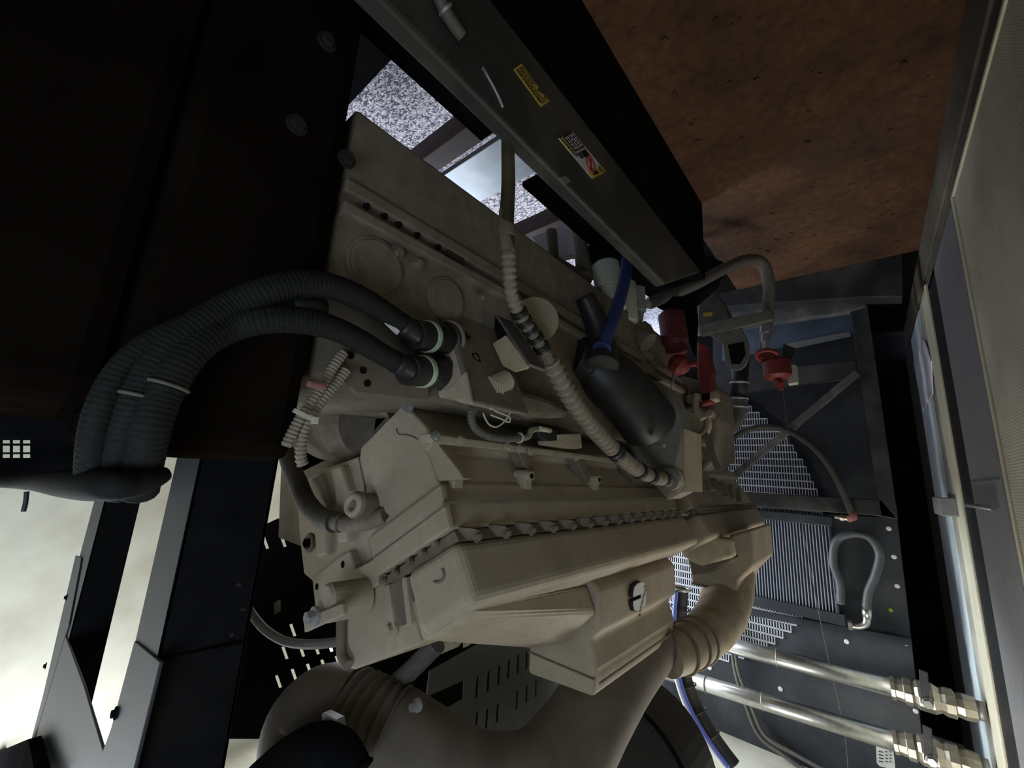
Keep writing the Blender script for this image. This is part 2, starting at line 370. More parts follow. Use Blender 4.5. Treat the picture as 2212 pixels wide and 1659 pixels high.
mb.bar(add(pc, (.0006, -rr*.7, -rr*.7)), add(pc, (.0006, rr*.7, rr*.7)), .0028, .001, (1, 0, 0)); mb.bar(add(pc, (.0008, 0, -rr*.8)), add(pc, (.0008, .002, rr*.7)), .006, .001, (1, 0, 0))
obj('prohibition_ring', mb, inkred, st2)
text('heading', 'WARNING', .014, add(quadpt(c2, .18, .11), (.0010, 0, 0)), (0, -1, 0), tuple(Vector(c2[0])-Vector(c2[1])), inkblack, st2)
text('heading', 'DANGER', .007, add(quadpt(c2, .92, .85), (.0010, 0, 0)), (0, -1, 0), tuple(Vector(c2[0])-Vector(c2[1])), inkblack, st2)
obj('name_plate', MB().prism([hw(u, v, BF+.001) for u, v in [(1208,384),(1222,380),(1234,392),(1221,398)]], (-.001, 0, 0)), dullsteel, rail)
obj('weld_scar', MB().tube([hw(u, v, BF+.002) for u, v in [(1042,145),(1062,180),(1075,205),(1086,232)]], .0025, 6), dullsteel, rail)
obj('rail_foot', polyL([(1398,588),(1424,612),(1432,648),(1440,668),(1500,652),(1545,612),(1562,565),(1500,540)], 1.62, .05), blackdull, rail, .004)
cl = thing('hose_stub', 'dusty grey hose stub lying along the top of the skid rail', 'hose', hw(985, 40, -.36))
obj('stub_body', MB().tube(spline(pathw([(930,-60,-.36),(955,10,-.36),(978,50,-.36),(998,78,-.36)])), rp(13, hw(985, 40, -.36)), 12), hosegrey, cl)
obj('clip_band', MB().torus(hw(962, 20, -.36), tuple(Vector(hw(978,50,-.36))-Vector(hw(955,10,-.36))), rp(14, hw(985, 40, -.36)), .0025), dullsteel, cl)

# dark plates and cross members below the engine
single('mounting_plate', MB().box(-.585, -.46, -.6, .512, -.725, -.71), blackdull, 'black mounting plate under the rail beside the large gravel patch', 'plate', 'black plates under the rail', .002)
single('mounting_plate', MB().box(-.605, -.46, .68, 1.5, -.725, -.71), blackdull, 'black mounting plate under the rail beside the small far gravel patch', 'plate', 'black plates under the rail', .002)
single('cross_member', MB().box(-1.7, -.46, .655, .725, -1.08, -1.0), maroon, 'red oxide cross member between the gravel and the bluish plate', 'cross member', None, .004)
single('tray_plate', MB().box(-1.6, -.46, .75, .93, -1.02, -1.0), bluegrey, 'bright bluish steel plate seen below the oil pan', 'plate', None, .002)
single('cross_member', MB().box(-1.7, -.46, 1.20, 1.32, -1.08, -1.0), maroon, 'dark red cross member at the far end of the gravel', 'cross member', None, .004)
single('pale_plate', polyL([(1150,512),(1262,468),(1240,548),(1180,562)], 1.02, .03), mat('lavender_grey_plate', (.34, .31, .33), .6, 0, .2, 30), 'lavender grey plate behind the dark rail above the filters', 'plate')
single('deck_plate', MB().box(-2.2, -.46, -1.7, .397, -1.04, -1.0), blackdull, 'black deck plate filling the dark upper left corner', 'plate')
single('cross_beam', MB().prism([hl(u, v, 2.24) for u, v in [(1500,640),(1671,602),(1754,587),(1760,575),(1860,556),(1950,540),(1950,640),(1871,641),(1565,662),(1500,668)]], (0, .1, 0)), black, 'black cross beam at the far edge of the rusty floor', 'beam', None, .004)

# ================================================================== ENGINE
E0 = .416                                    # near end of the right cylinder bank
eng = thing('diesel_engine', 'large beige vee diesel engine filling the middle of the enclosure', 'engine', (-.95, 1.2, -1.0))
def sec(px, l=E0): return [hl(u, v, l) for u, v in px]
def at(pts, l): return [(p[0], l, p[2]) for p in pts]
def mirr(pts): return [(-2.0-p[0], p[1], p[2]) for p in pts]
obj('oil_pan', MB().box(-1.5, -.50, .202, 1.5, -.487, -.372), engine_dirty, eng, .006)
obj('pan_rail', MB().box(-1.51, -.492, .202, 1.52, -.372, -.352).box(-1.51, -.487, .202, 1.52, -.335, -.318), engine_dirty, eng, .003)
obj('cylinder_block', MB().box(-1.5, -.505, .202, 2.3, -.36, -.10), engine_dirty, eng, .006)
obj('vee_casting', MB().prism([(-.60, .5, -.12), (-.72, .5, .22), (-1.28, .5, .22), (-1.4, .5, -.12)], (0, 1.85, 0)), engine_dirty, eng)
for i, (u, v) in enumerate([(791,445),(829,467),(860,485),(900,508),(945,534)]):
    p = hw(u, v, -.4995)
    obj('pan_bolt', bolt(MB(), p, (1, 0, 0), .0035, .006), blackdull, eng)
for (u, v, r) in [(812, 578, .040), (963, 648, .034)]:
    p = hw(u, v, -.505); c = obj('side_cover', MB().lathe(p, add(p, (.007, 0, 0)), [(0, r), (.7, r), (1, r*.93)], 36), engine_dirty, eng)
    obj('cover_rim', MB().torus(add(p, (.001, 0, 0)), (1, 0, 0), r*1.04, .0035, 36, 8), engine_dirty, c)
for (u, v) in [(898,573),(1040,643),(855,548)]:
    obj('block_bolt', bolt(MB(), hw(u, v, -.505), (1, 0, 0), .008, .012), engine_dirty, eng)
obj('inspection_recess', polyW([(968,535),(1004,558),(1004,580),(966,556)], -.494, .004), maroon, eng)

headpx = [(872,872),(928,930),(935,956),(921,973),(943,1036),(950,1046),(961,1089),(971,1142),(812,1245),(795,1162),(838,1115),(789,1062),(775,996),(779,966)]
coverpx = [(872,1238),(981,1168),(1024,1308),(908,1384)]
seampx = [(816,1250),(968,1148),(978,1170),(872,1240),(824,1264)]
head = sec(headpx); cover = sec(coverpx); seam = sec(seampx)
for (l0, l1) in ((E0, 1.375), (1.51, 2.43)):
    for f in ((lambda q: q), mirr):
        if f is mirr and l0 < 1: l0 = .9
        h = obj('cylinder_head', MB().prism(f(at(head, l0)), (0, l1-l0, 0)), engine, eng, .004)
        obj('head_gasket', MB().prism(f(at(seam, l0+.012)), (0, l1-l0-.02, 0)), engine_dirty, eng)
        obj('rocker_cover', MB().prism(f(at(cover, l0)), (0, l1-l0, 0)), engine, eng, .016, segs=4)
obj('bank_bridge', MB().prism(at([add(p, (-.05, 0, 0)) for p in head], 1.36), (0, .16, 0)), engine_dirty, eng)
# clamp teeth along the seam: a bolt head with a sloping cleat
def tooth(sc=1.0):
    mb = MB(); c = bank(.012, -.008, 0)
    mb.prism([add(c, (-.004, -.017*sc, -.012)), add(c, (.012, -.004*sc, -.011)), add(c, (.012, .010*sc, .004)), add(c, (-.004, .017*sc, .010)), add(c, (-.004, -.006*sc, .008))], (-.02, 0, 0))
    bolt(mb, add(c, (.008, .002, 0)), (1, 0, 0), .006*sc, .008)
    return mb
t0 = None
for k in range(15):
    l = .45+.0655*k
    if t0 is None: t0 = obj('seam_clamp', tooth(), engine_dirty, eng, .0015); t0.location = Vector((0, l, 0))
    else: rep(t0, (0, l, 0), eng)
t1 = None
for k in range(18):
    l = 1.54+.05*k
    if t1 is None: t1 = obj('seam_clamp', tooth(.75), engine_dirty, eng); t1.location = Vector((0, l, 0))
    else: rep(t1, (0, l, 0), eng)
# clamps across the near end of the seam
for (u, v) in [(835,1252),(862,1236),(893,1212),(920,1193),(948,1172)]:
    obj('end_clamp', bolt(MB(), hl(u, v, E0+.012), (0, -1, 0), .0065, .012, False), engine_dirty, eng, .001)
# ledge line on the lower band of the head, panel ribs, bosses and rail bolts
obj('head_ledge', MB().bar(hw(958, 1086, -.474), (-.474, 1.372, hw(958, 1086, -.474)[2]), .004, .005), engine_dirty, eng)
for u0, u1 in [(1118,1152),(1235,1270),(1340,1372)]:
    obj('panel_rib', polyW([(u0,975),(u0+18,977),(u1+18,1042),(u1,1042)], -.502, .03), engine_dirty, eng, .003)
for (u, v) in [(993,1020),(1143,1028),(1290,1036)]:
    p = hw(u, v, -.488); b = obj('stud_boss', MB().lathe(add(p, (-.03, 0, 0)), add(p, (.006, 0, 0)), [(0, .011), (.8, .011), (1, .009)], 14), engine, eng)
    obj('stud_hole', MB().lathe(add(p, (.0055, 0, 0)), add(p, (.007, 0, 0)), [(0, .005), (1, .005)], 12), blackdull, b)
    obj('boss_foot', MB().obox(add(p, (-.012, 0, .013)), (.012, 0, 0), (0, .01, 0), (0, 0, .012)), engine, b, .002)
obj('rail_flange', MB().prism([hw(u, v, -.500) for u, v in [(930,936),(1330,990),(1330,1000),(935,957)]], (-.03, 0, 0)), engine, eng, .003)
for (u, v) in [(939,943),(993,953),(1095,966),(1120,970),(1145,975),(1205,982),(1243,988)]:
    obj('rail_bolt', bolt(MB(), hw(u, v, -.498), (1, 0, 0), .0055, .009), dullsteel if u < 960 else engine, eng)
obj('lifting_stud', bolt(MB(), hl(886, 878, E0), (0, -1, 0), .008, .014), dullsteel, eng)
# near-end castings
eb_ = obj('end_band', MB().prism(sec([(795,1162),(950,1046),(971,1142),(812,1245)], E0-.010), (0, .012, 0)), engine, eng, .003)
obj('band_groove', MB().bar(hl(806, 1206, E0-.0105), hl(960, 1093, E0-.0105), .0018, .003, (0, 1, 0)), engine_dirty, eb_)
obj('end_gusset', MB().prism(sec([(926,962),(943,957),(985,1008),(1001,1034),(945,1040),(921,973)], E0+.004), (0, .02, 0)), engine, eng, .002)
obj('end_crease', MB().tube(spline(sec([(856,925),(862,938),(882,940),(902,949)], E0-.0005)), .0014, 6), engine_dirty, eng)
obj('end_crease', MB().tube(spline(sec([(775,990),(786,1040),(789,1062)], E0-.0005)), .0016, 6), engine_dirty, eng)
obj('end_housing', MB().prism(sec([(640,1045),(700,1012),(775,985),(789,1062),(838,1115),(795,1162),(812,1245),(742,1325),(690,1335),(673,1255),(655,1240),(645,1150)], .445), (0, .2, 0)), engine, eng, .005)
obj('end_rib', MB().prism(sec([(712,1012),(735,1004),(752,1060),(750,1170),(728,1175),(722,1060)], .425), (0, .03, 0)), engine, eng, .006)
obj('end_rib', MB().prism(sec([(668,1035),(690,1024),(706,1090),(705,1200),(682,1205),(672,1100)], .43), (0, .03, 0)), engine, eng, .006)
fp = obj('end_flange', MB().prism(sec([(674,1251),(728,1205),(755,1190),(768,1228),(812,1205),(818,1262),(735,1325),(682,1332)], .428), (0, .02, 0)), engine, eng, .003)
for (u, v) in [(741,1219),(685,1267),(750,1285)]:
    p = hl(u, v, .4285); obj('bolt_hole', MB().lathe(p, add(p, (0, -.001, 0)), [(0, .0065), (1, .0065)], 14), blackdull, fp)
obj('oval_port', MB().torus(hl(669, 1172, .43), (0, 1, 0), .016, .005), engine_dirty, eng)
obj('port_plug', MB().lathe(hl(669, 1172, .44), hl(669, 1172, .433), [(0, .014), (1, .014)], 18), blackdull, eng)
st_ = hl(702, 1303, .36); obj('stub_shaft', MB().lathe(st_, (st_[0]+.005, .43, st_[2]), [(0, .026), (.08, .03), (1, .03)], 28), engine, eng)
tabp = obj('lifting_tab', MB().prism(sec([(655,1337),(738,1303),(742,1328),(657,1367)], .352), (0, .008, 0)), engine, eng, .002)
bolt_ = MB(); bolt(bolt_, hl(684, 1330, .352), (0, -1, 0), .010, .018); obj('tab_bolt', bolt_, dullsteel, tabp, .001)
lo = obj('end_cover', MB().prism(sec([(735,1400),(742,1325),(820,1262),(872,1238),(908,1384),(905,1392),(765,1447),(742,1436)], .432), (0, .35, 0)), engine, eng, .012, segs=3)
obj('cover_rib', MB().prism(sec([(826,1268),(838,1262),(852,1362),(840,1368)], .424), (0, .012, 0)), engine, lo, .002)
obj('cover_rib', MB().prism(sec([(866,1250),(876,1246),(888,1350),(878,1354)], .424), (0, .012, 0)), engine, lo, .002)
obj('cover_slot', MB().prism(sec([(838,1264),(866,1251),(878,1348),(852,1358)], .430), (0, .004, 0)), engine_dirty, lo)
obj('cover_bolt', bolt(MB(), hl(851, 1358, .430), (0, -1, 0), .008, .014), engine, lo)
obj('end_pipe', MB().tube(spline(sec([(738,1318),(737,1360),(738,1410),(752,1438)], .42)), .009, 10), engine_dirty, eng)
pl = thing('pipe_plug', 'hollow ended round plug sticking out of the engine end', 'plug', hl(762, 1090, .38))
a_ = hl(764, 1090, .375); b_ = hl(834, 1097, .45)
obj('plug_body', MB().lathe(a_, b_, [(0, .020), (.06, .023), (1, .023)], 28), engine_dirty, pl)
obj('plug_rim', MB().torus(a_, sub(b_, a_), .0145, .006, 24, 8), engine, pl)
# raised casting marks
for (u, v, l) in [(872,1130,E0), (945,1235,E0)]:
    mb = MB(); p = hl(u, v, l-.001); mb.tube(spline([add(p, mul(E2, -.012)), add(add(p, mul(E1, .010)), mul(E2, -.012)), add(add(p, mul(E1, .014)), mul(E2, 0)), add(add(p, mul(E1, .010)), mul(E2, .012))]), .0022, 6)
    obj('casting_mark', mb, engine_dirty, eng)

# air box on top with the emblem
prof = [(-.505, .205), (-.458, .235), (-.455, .315), (-.478, .335), (-.462, .385), (-.468, .44), (-.64, .452), (-.64, .27)]
ab = obj('air_box', MB().prism([(w, .84, v) for w, v in prof], (0, .45, 0)), engine, eng, .010, segs=3)
A = sec([(1022,1306),(1012,1335),(962,1368),(910,1386),(880,1290)], .43)
B = sec([(1268,1262),(1290,1325),(1225,1390),(1142,1400),(1140,1300)], .838)
obj('air_box_ramp', MB().poly(A+B, [(0,1,2,3,4), (5,6,7,8,9)]+[(i, (i+1) % 5, 5+(i+1) % 5, 5+i) for i in range(5)]), engine, eng, .02, segs=3)
obj('box_seam', MB().bar((-.458, .845, .412), (-.458, 1.288, .412), .003, .004), engine_dirty, ab)
obj('box_seam', MB().bar((-.465, .838, .405), (-.64, .838, .405), .003, .003), engine_dirty, ab)
# emblem: a C-shaped badge
ec = hw(1374, 1287, -.4535)
ea = hw(1362, 1287, -.4535); eb = hw(1389, 1287, -.4535); et = hw(1375, 1256, -.4535); eu = hw(1375, 1317, -.4535)
el, ev = abs(eb[1]-ea[1])/2, abs(eu[2]-et[2])/2
def badge(x, g, off):
    q = [(-1, -.45), (-.8, -.85), (-.3, -1), (.35, -1), (.85, -.8), (1, -.4), (1, .4), (.85, .8), (.35, 1), (-.3, 1), (-.8, .85), (-1, .45), (-1, g), (.25, g), (.25, -g), (-1, -g)]
    return [(-.455+off, ec[1]+a*el*x, ec[2]+b*ev*x) for a, b in q]
bd = obj('emblem', MB().prism(badge(1.0, .12, .008), (-.012, 0, 0)), inkblack, ab, label='dark edged white letter C badge')
obj('emblem_face', MB().prism([add(p, (0, .003, 0)) for p in badge(.97, .15, .0105)], (-.004, 0, 0)), white, ab)
text('emblem_script', 'Cummins', el*.55, (-.455+.0108, ec[1]+el*.45, ec[2]+ev*.35), (0, -.55, .83), (0, -.83, -.55), inkblack, ab)

# ------------------------------------------------------------------ far bank top: pad, second box and crossover pipe
obj('far_pad', polyL([(1468,1197),(1541,1161),(1577,1164),(1584,1204),(1514,1224),(1488,1211)], 1.60, .06), tan, eng, .010)
obj('far_pad_base', polyL([(1486,1209),(1514,1222),(1584,1202),(1586,1212),(1531,1237),(1494,1244)], 1.63, .1), engine_dirty, eng, .006)
obj('far_block', polyL([(1574,1156),(1626,1142),(1632,1220),(1596,1257),(1588,1284),(1494,1264),(1492,1240),(1531,1234),(1584,1207)], 1.70, .35), engine, eng, .008)
obj('far_block_seam', MB().bar(hl(1494, 1260, 1.694), hl(1590, 1280, 1.694), .006, .006, (0, 1, 0)), engine_dirty, eng)
xp = thing('crossover_pipe', 'rust-stained beige elbow pipe joining the two air boxes', 'pipe', hl(1540, 1360, 1.5))
pp = spline(pathl([(1572,1240,1.88),(1568,1290,1.78),(1553,1335,1.64),(1518,1374,1.48),(1473,1401,1.34),(1438,1416,1.27)]), 6)
obj('elbow', MB().tube(pp, [rp(52-9*i/(len(pp)-1), p) for i, p in enumerate(pp)], 28), mat('rust_stained_paint', (.38, .32, .225), .65, 0, .3, 20, dust=(.24, .15, .08), dscale=14), xp)
for i in (20, 22, 25):
    d = sub(pp[i+1], pp[i-1]); obj('clamp_band', MB().torus(pp[i], d, rp(46, pp[i]), rp(3.5, pp[i]), 28, 8), engine_dirty, xp)
hs = xp
obj('cap_body', MB().lathe(hl(1470, 1405, 1.36), hl(1490, 1432, 1.36), [(0, rp(17, hl(1480,1415,1.36))), (.8, rp(16, hl(1480,1415,1.36))), (1, rp(10, hl(1480,1415,1.36)))], 18), maroon, hs)
obj('cap_rim', MB().torus(hl(1474, 1410, 1.36), sub(hl(1490,1432,1.36), hl(1470,1405,1.36)), rp(17, hl(1480,1415,1.36)), .003), engine_dirty, hs)

# ------------------------------------------------------------------ exhaust duct with bellows at the foot of the photo
ex = thing('exhaust_duct', 'big sooty brown pipe with bellows rings along the bottom edge', 'pipe', hl(1000, 1640, .75))
pp = spline(pathl([(1400,1370,1.28),(1338,1450,1.14),(1285,1530,1.02),(1232,1615,.94),(1150,1690,.84),(1030,1694,.76),(930,1640,.70),(850,1590,.66)]), 8)
rr = [rp(68+24*min(1, i/26), p) for i, p in enumerate(pp)]
obj('duct', MB().tube(pp, rr, 32), exhaust, ex)
q = resample(spline(pathl([(850,1590,.66),(800,1566,.63),(745,1540,.60)]), 8), .004); r0 = rp(88, q[0])
obj('bellows', MB().tube(q, [r0*(1+.07*math.sin(i*1.15)) for i in range(len(q))], 32), exhaust, ex)
pp = spline(pathl([(745,1540,.60),(700,1532,.57),(660,1570,.545),(650,1650,.53),(655,1740,.52)]), 6)
obj('elbow', MB().tube(pp, [rp(84, p) for p in pp], 28), exhaust, ex)
obj('flange_plate', MB().prism([hl(u, v, .50) for u, v in [(695,1540),(725,1555),(728,1578),(712,1582),(694,1566)]], (0, .02, 0)), dullsteel, ex, .002)
obj('clamp_bolt', bolt(MB(), hl(905, 1522, .60), (0, -1, 0), .008, .02), dullsteel, ex)
sl = thing('silencer', 'dark brown silencer drum above the crossover pipe', 'silencer', (-.62, 1.2, .85))
c_ = hl(1322, 1702, 1.25); rs = rp(176, c_)
obj('drum', MB().lathe(c_, add(c_, (0, .22, 0)), [(0, rs*.93), (.03, rs*.985), (.10, rs), (.9, rs), (1, rs*.95)], 48), mat('dark_silencer', (.018, .014, .012), .7, 0, .3, 12), sl)
obj('end_rim', MB().torus(add(c_, (0, .012, 0)), (0, 1, 0), rs, .006, 48, 8), blackdull, sl)
single('grey_standpipe', MB().lathe(hl(1411, 1425, 2.52), hl(1408, 1532, 2.52), [(0, rp(17, hl(1411,1480,2.52))), (.86, rp(17, hl(1411,1480,2.52))), (.88, rp(20, hl(1411,1480,2.52))), (1, rp(20, hl(1411,1480,2.52)))], 20), mat('grey_pipe_paint', (.16, .16, .15), .5), 'short grey vertical pipe behind the exhaust duct', 'pipe')

# ------------------------------------------------------------------ slotted heat shields
def slotplate(name, label, f, rows, outline, m, th, cat='heat shield'):
    """outline and slots in plate coordinates; f maps (s, t) to a place; slots are real holes"""
    bm = bmesh.new()
    o = [bm.verts.new((x, y, 0)) for x, y in outline]
    ed = [bm.edges.new((o[i], o[(i+1) % len(o)])) for i in range(len(o))]
    for r in rows:
        q = [bm.verts.new((x, y, 0)) for x, y in r]; ed += [bm.edges.new((q[i], q[(i+1) % len(q)])) for i in range(len(q))]
    bmesh.ops.triangle_fill(bm, use_beauty=True, use_dissolve=False, edges=ed)
    g = bmesh.ops.extrude_face_region(bm, geom=bm.faces[:])
    for v in g['geom']:
        if isinstance(v, bmesh.types.BMVert): v.co.z = th
    for v in bm.verts: v.co = P(*f(v.co.x, v.co.y, v.co.z))
    bmesh.ops.recalc_face_normals(bm, faces=bm.faces)
    me = bpy.data.meshes.new(name); bm.to_mesh(me); bm.free()
    return tag(obj(name, me, m), label, cat)
# grey shield: plane w = -.95 behind the air box; s = l, t = v
GW = -.95
def gp(u, v): p = hw(u, v, GW); return (p[1], p[2])
def slot(s, t, ds, dt): return [(s-ds, t-dt), (s+ds, t-dt), (s+ds, t+dt), (s-ds, t+dt)]
rows = []
for (u, v) in [(1031,1485),(1055,1472),(1078,1458),(1099,1446),(1119,1434),(1138,1425)]:
    s, t = gp(u, v); rows.append(slot(s, t, .0055, .028))
for (u, v) in [(1030,1560),(1052,1552),(1075,1540),(1117,1512),(1138,1500),(1158,1488)]:
    s, t = gp(u, v); rows.append(slot(s, t, .0055, .026))
rows.append([gp(928,1502), gp(1002,1470), gp(1000,1510), gp(940,1545)])
s0, _ = gp(925, 1450); s1, _ = gp(1215, 1480)
slotplate('slotted_heat_shield', 'dark grey slotted heat shield behind the air box', lambda s, t, z: (GW-z, s, t), rows, [gp(928,1450), gp(1065,1372), gp(1215,1330), gp(1235,1440), gp(1235,1640), gp(900,1720), gp(915,1560)], greyplate, .003)
single('slot_shade_sheet', MB().box(-1.14, -1.12, .74, 1.75, .30, 1.15), blackdull, 'black backing sheet behind the slotted grey shield', 'sheet')  # unseen sheet, added so the slots in front of it stay dark
# black shield: leans with the far side of the engine
bo = hl(650, 1400, .62); bt = Vector((.42, 0, .907)).normalized()
bn = Vector((.907, 0, -.42))
def bp(u, v):
    p = Vector(hplane(u, v, bo, tuple(bn))); d = p-Vector(bo); return (d.y, d.dot(bt))
def bf(s, t, z): return tuple(Vector(bo)+Vector((0, s, 0))+bt*t-bn*z)
rows = []
for (u, v) in [(612,1168),(574,1172),(633,1361),(616,1410),(652,1405),(684,1400),(713,1394),(602,1472),(636,1458),(669,1447),(700,1438),(731,1430)]:
    rows.append([bp(u-8, v-12), bp(u-1, v-14), bp(u+8, v+12), bp(u+1, v+14)])
slotplate('slotted_heat_shield', 'black slotted heat shield with bright slits left of the engine', bf, rows, [bp(470,1180), bp(600,1120), bp(800,1120), bp(800,1480), bp(650,1520), bp(590,1530), bp(578,1596), bp(440,1596)], blackdull, .003)

# ================================================================== RADIATOR END
FR = 2.50
fr = thing('radiator', 'black radiator with a steel frame, diagonal brace and pale rivets', 'radiator', (-.4, FR, -1.0))
def member(name, px, l=FR, d=.06, m=None): return obj(name, polyL(px, l, d), m or black, fr, .003)
member('upright', [(1833,652),(1871,641),(1940,1122),(1902,1114)])
member('bottom_rail', [(1500,668),(1565,660),(1871,641),(1871,662),(1838,672),(1520,720),(1500,722)], FR-.01, .05, mat('lit_dusty_black', (.11, .11, .115), .5, 0, .3, 40, dust=(.22, .21, .19), dscale=12))  # lightened for the light on this flange; dust is real
member('middle_rail', [(1530,812),(1848,778),(1853,812),(1530,856)], FR, .06, mat('lit_dusty_rail', (.06, .062, .068), .45, 0, .3, 30, dust=(.12, .12, .12)))  # lighter than the uprights, with the light on this rail painted in
member('top_rail', [(1600,1062),(1905,1080),(1940,1122),(1890,1114),(1610,1092)])
obj('diagonal_brace', MB().bar(hl(1852, 806, FR-.02), hl(1560, 1050, FR-.02), .030, .05, (0, 1, 0)), mat('lit_dusty_black', (.1, .1, .1)), fr, .003)
obj('lower_plate', polyL([(1560,720),(1842,668),(1850,720),(1722,742),(1560,780)], FR+.12, .01), mat('blue_black_plate', (.11, .14, .20), .45, 0, .4, 9), fr)
obj('rail_bar', polyL([(1700,742),(1835,716),(1838,726),(1700,756)], FR+.10, .01), dullsteel, fr)
pn = fr
RP = 2.65
# shroud sheet with a round fan opening, built in four pieces around it and a disc guard over it
FC = (-1.007, .183); FRAD = .82
obj('upper_sheet', polyL([(1690,1322),(1969,1385),(2004,1700),(1200,1600),(1200,1420)], RP-.004, .004), panelblack, pn, .001)
obj('sheet_flange', MB().bar(hl(1600, 1318, RP-.02), hl(1969, 1387, RP-.02), .03, .02, (0, 1, 0)), panelblack, pn, .002)
obj('side_sheet', polyL([(1600,1100),(1938,1119),(1969,1385),(1600,1318)], RP+.01, .004), panelblack, pn)
obj('lower_sheet', polyL([(1540,700),(1850,660),(1900,1110),(1540,1110)], RP+.03, .004), panelblack, pn)
obj('back_sheet', MB().box(-2.2, .07, RP+.05, RP+.06, -.95, CEIL), blackdull, pn)
for i, (u, v) in enumerate([(1920,1142),(1931,1203),(1938,1266),(1957,1390),(1829,1386),(1686,1488),(1978,1536),(1533,1442)]):
    p = hl(u, v, RP-.005 if v > 1330 else RP+.009); r = rp(4.6, p); obj('rivet', MB().lathe(p, add(p, (0, -.004, 0)), [(0, r), (.6, r), (1, r*.7)], 14), white, pn)
p = hl(1924, 1318, RP+.009); obj('rivet', MB().lathe(p, add(p, (0, -.004, 0)), [(0, .009), (1, .007)], 14), mat('green_cap', (.25, .5, .05), .5), pn, label='green rivet cap')
# perforated fan guard: slots left between vertical and horizontal strips
gd = MB(); gz = RP-.012
pw_, ph_ = .0122, .037; nC = int(FRAD/pw_)
for i in range(-nC, nC+1):
    x = i*pw_; col_ = math.floor(math.sqrt(max(FRAD*FRAD-x*x, 0))/ph_)*ph_
    if FC[0]+x > -1.35 and col_ > 0: gd.box(FC[0]+x-.0018, FC[0]+x+.0018, gz, gz+.002, FC[1]-col_, FC[1]+col_)
nR = int(FRAD/ph_)
for j in range(-nR, nR+1):
    y = j*ph_; hx = math.floor(math.sqrt(max(FRAD*FRAD-y*y, 0))/pw_)*pw_
    if hx > 0: gd.box(max(FC[0]-hx, -1.35), FC[0]+hx, gz, gz+.002, FC[1]+y-.0034, FC[1]+y+.0034)
gt = thing('fan_guard', 'pale slotted fan guard in front of the radiator', 'guard', (FC[0], gz, FC[1]))
obj('guard_mesh', gd, mat('guard_steel', (.62, .64, .70), .5, .1, .15, 30), gt, kind='stuff')
obj('guard_back', MB().lathe((FC[0], RP+.02, FC[1]), (FC[0], RP+.028, FC[1]), [(0, FRAD+.02), (1, FRAD+.02)], 64), mat('dark_fan_throat', (.012, .014, .03), .6), gt)  # flat dark disc stands for the shaded fan throat
# oil cooler core with fins
co = thing('cooler_core', 'finned oil cooler with fine upright fins beside the hose loop', 'cooler', hl(1720, 1220, 2.56))
CL = 2.57
tl, tr, br_, bl = hl(1590,1112,CL), hl(1790,1132,CL), hl(1812,1318,CL), hl(1590,1284,CL)
w0, w1, v0, v1 = -.60, -.178, .168, .55
obj('core_back', MB().box(w0, w1, CL+.012, CL+.03, v0, v1), mat('core_dark', (.02, .025, .05), .5), co)
fm = MB(); n = 33
for i in range(n+1):
    x = w0+(w1-w0)*i/n; fm.box(x-.0020, x+.0020, CL-.004, CL+.012, v0, v1)
obj('fins', fm, corefin, co, kind='stuff')
obj('header_rail', MB().box(w0, w1+.02, CL-.012, CL+.03, v0-.045, v0), panelblack, co, .003)
obj('header_rail', MB().box(w0, w1+.03, CL-.012, CL+.03, v1, v1+.05), panelblack, co, .003)
obj('side_tank', MB().box(w1, w1+.012, CL-.01, CL+.03, v0-.04, v1+.05), panelblack, co, .002)
# hoses in front of the cooler
h1 = thing('cooler_hose', 'grey looped hose beside the finned cooler', 'hose', hl(1855, 1240, 2.52))
pp = pathl([(1816,1302,2.54),(1814,1260,2.53),(1800,1215,2.52),(1806,1170,2.51),(1838,1154,2.50),(1876,1160,2.50),(1900,1195,2.51),(1892,1240,2.52),(1876,1280,2.53),(1872,1318,2.54)])
obj('hose', MB().tube(spline(pp), rp(8, pp[4]), 14), mat('slate_hose', (.065, .07, .075), .5, 0, .3, 40), h1)
obj('ferrule', MB().cyl(hl(1872, 1312, 2.54), hl(1873, 1336, 2.54), rp(8.5, pp[4]), 14), steel, h1)
obj('ferrule', MB().cyl(hl(1814, 1284, 2.54), hl(1815, 1304, 2.54), rp(7, pp[4]), 14), dullsteel, h1)
obj('elbow_fitting', MB().tube(spline(pathl([(1873,1334,2.54),(1870,1348,2.54),(1855,1353,2.54),(1832,1350,2.54)])), rp(6.5, pp[4]), 12), steel, h1)
obj('nut', MB().lathe(hl(1842, 1352, 2.54), hl(1832, 1350, 2.54), [(0, rp(9, pp[4])), (1, rp(9, pp[4]))], 6), brass, h1)
h2 = thing('arched_hose', 'black hose arching across the diagonal brace', 'hose', hl(1690, 930, 2.44))
pp = pathl([(1553,1000,2.40),(1565,965,2.41),(1600,935,2.42),(1650,922,2.43),(1700,930,2.44),(1750,960,2.44),(1790,1005,2.45),(1820,1060,2.46),(1840,1108,2.47)])
obj('hose', MB().tube(spline(pp), rp(6.5, pp[4]), 14), mat('dark_hose', (.055, .054, .05), .6, 0, .3, 40), h2)
obj('hose_end', MB().tube(pathl([(1840,1104,2.47),(1843,1118,2.47),(1830,1121,2.47)]), rp(7, pp[4]), 12), pink, h2)
obj('nut', MB().lathe(hl(1832, 1121, 2.47), hl(1803, 1116, 2.47), [(0, .010), (.3, .010), (.32, .015), (.6, .015), (.62, .010), (1, .008)], 8), brass, h2)
single('thin_cord', MB().tube(spline(pathl([(1690,835,2.40),(1702,925,2.40),(1722,1070,2.40),(1745,1200,2.40),(1780,1380,2.40),(1820,1560,2.40),(1832,1659,2.40)])), .0011, 6), hosegrey, 'thin pale cord hanging in front of the radiator', 'cord')

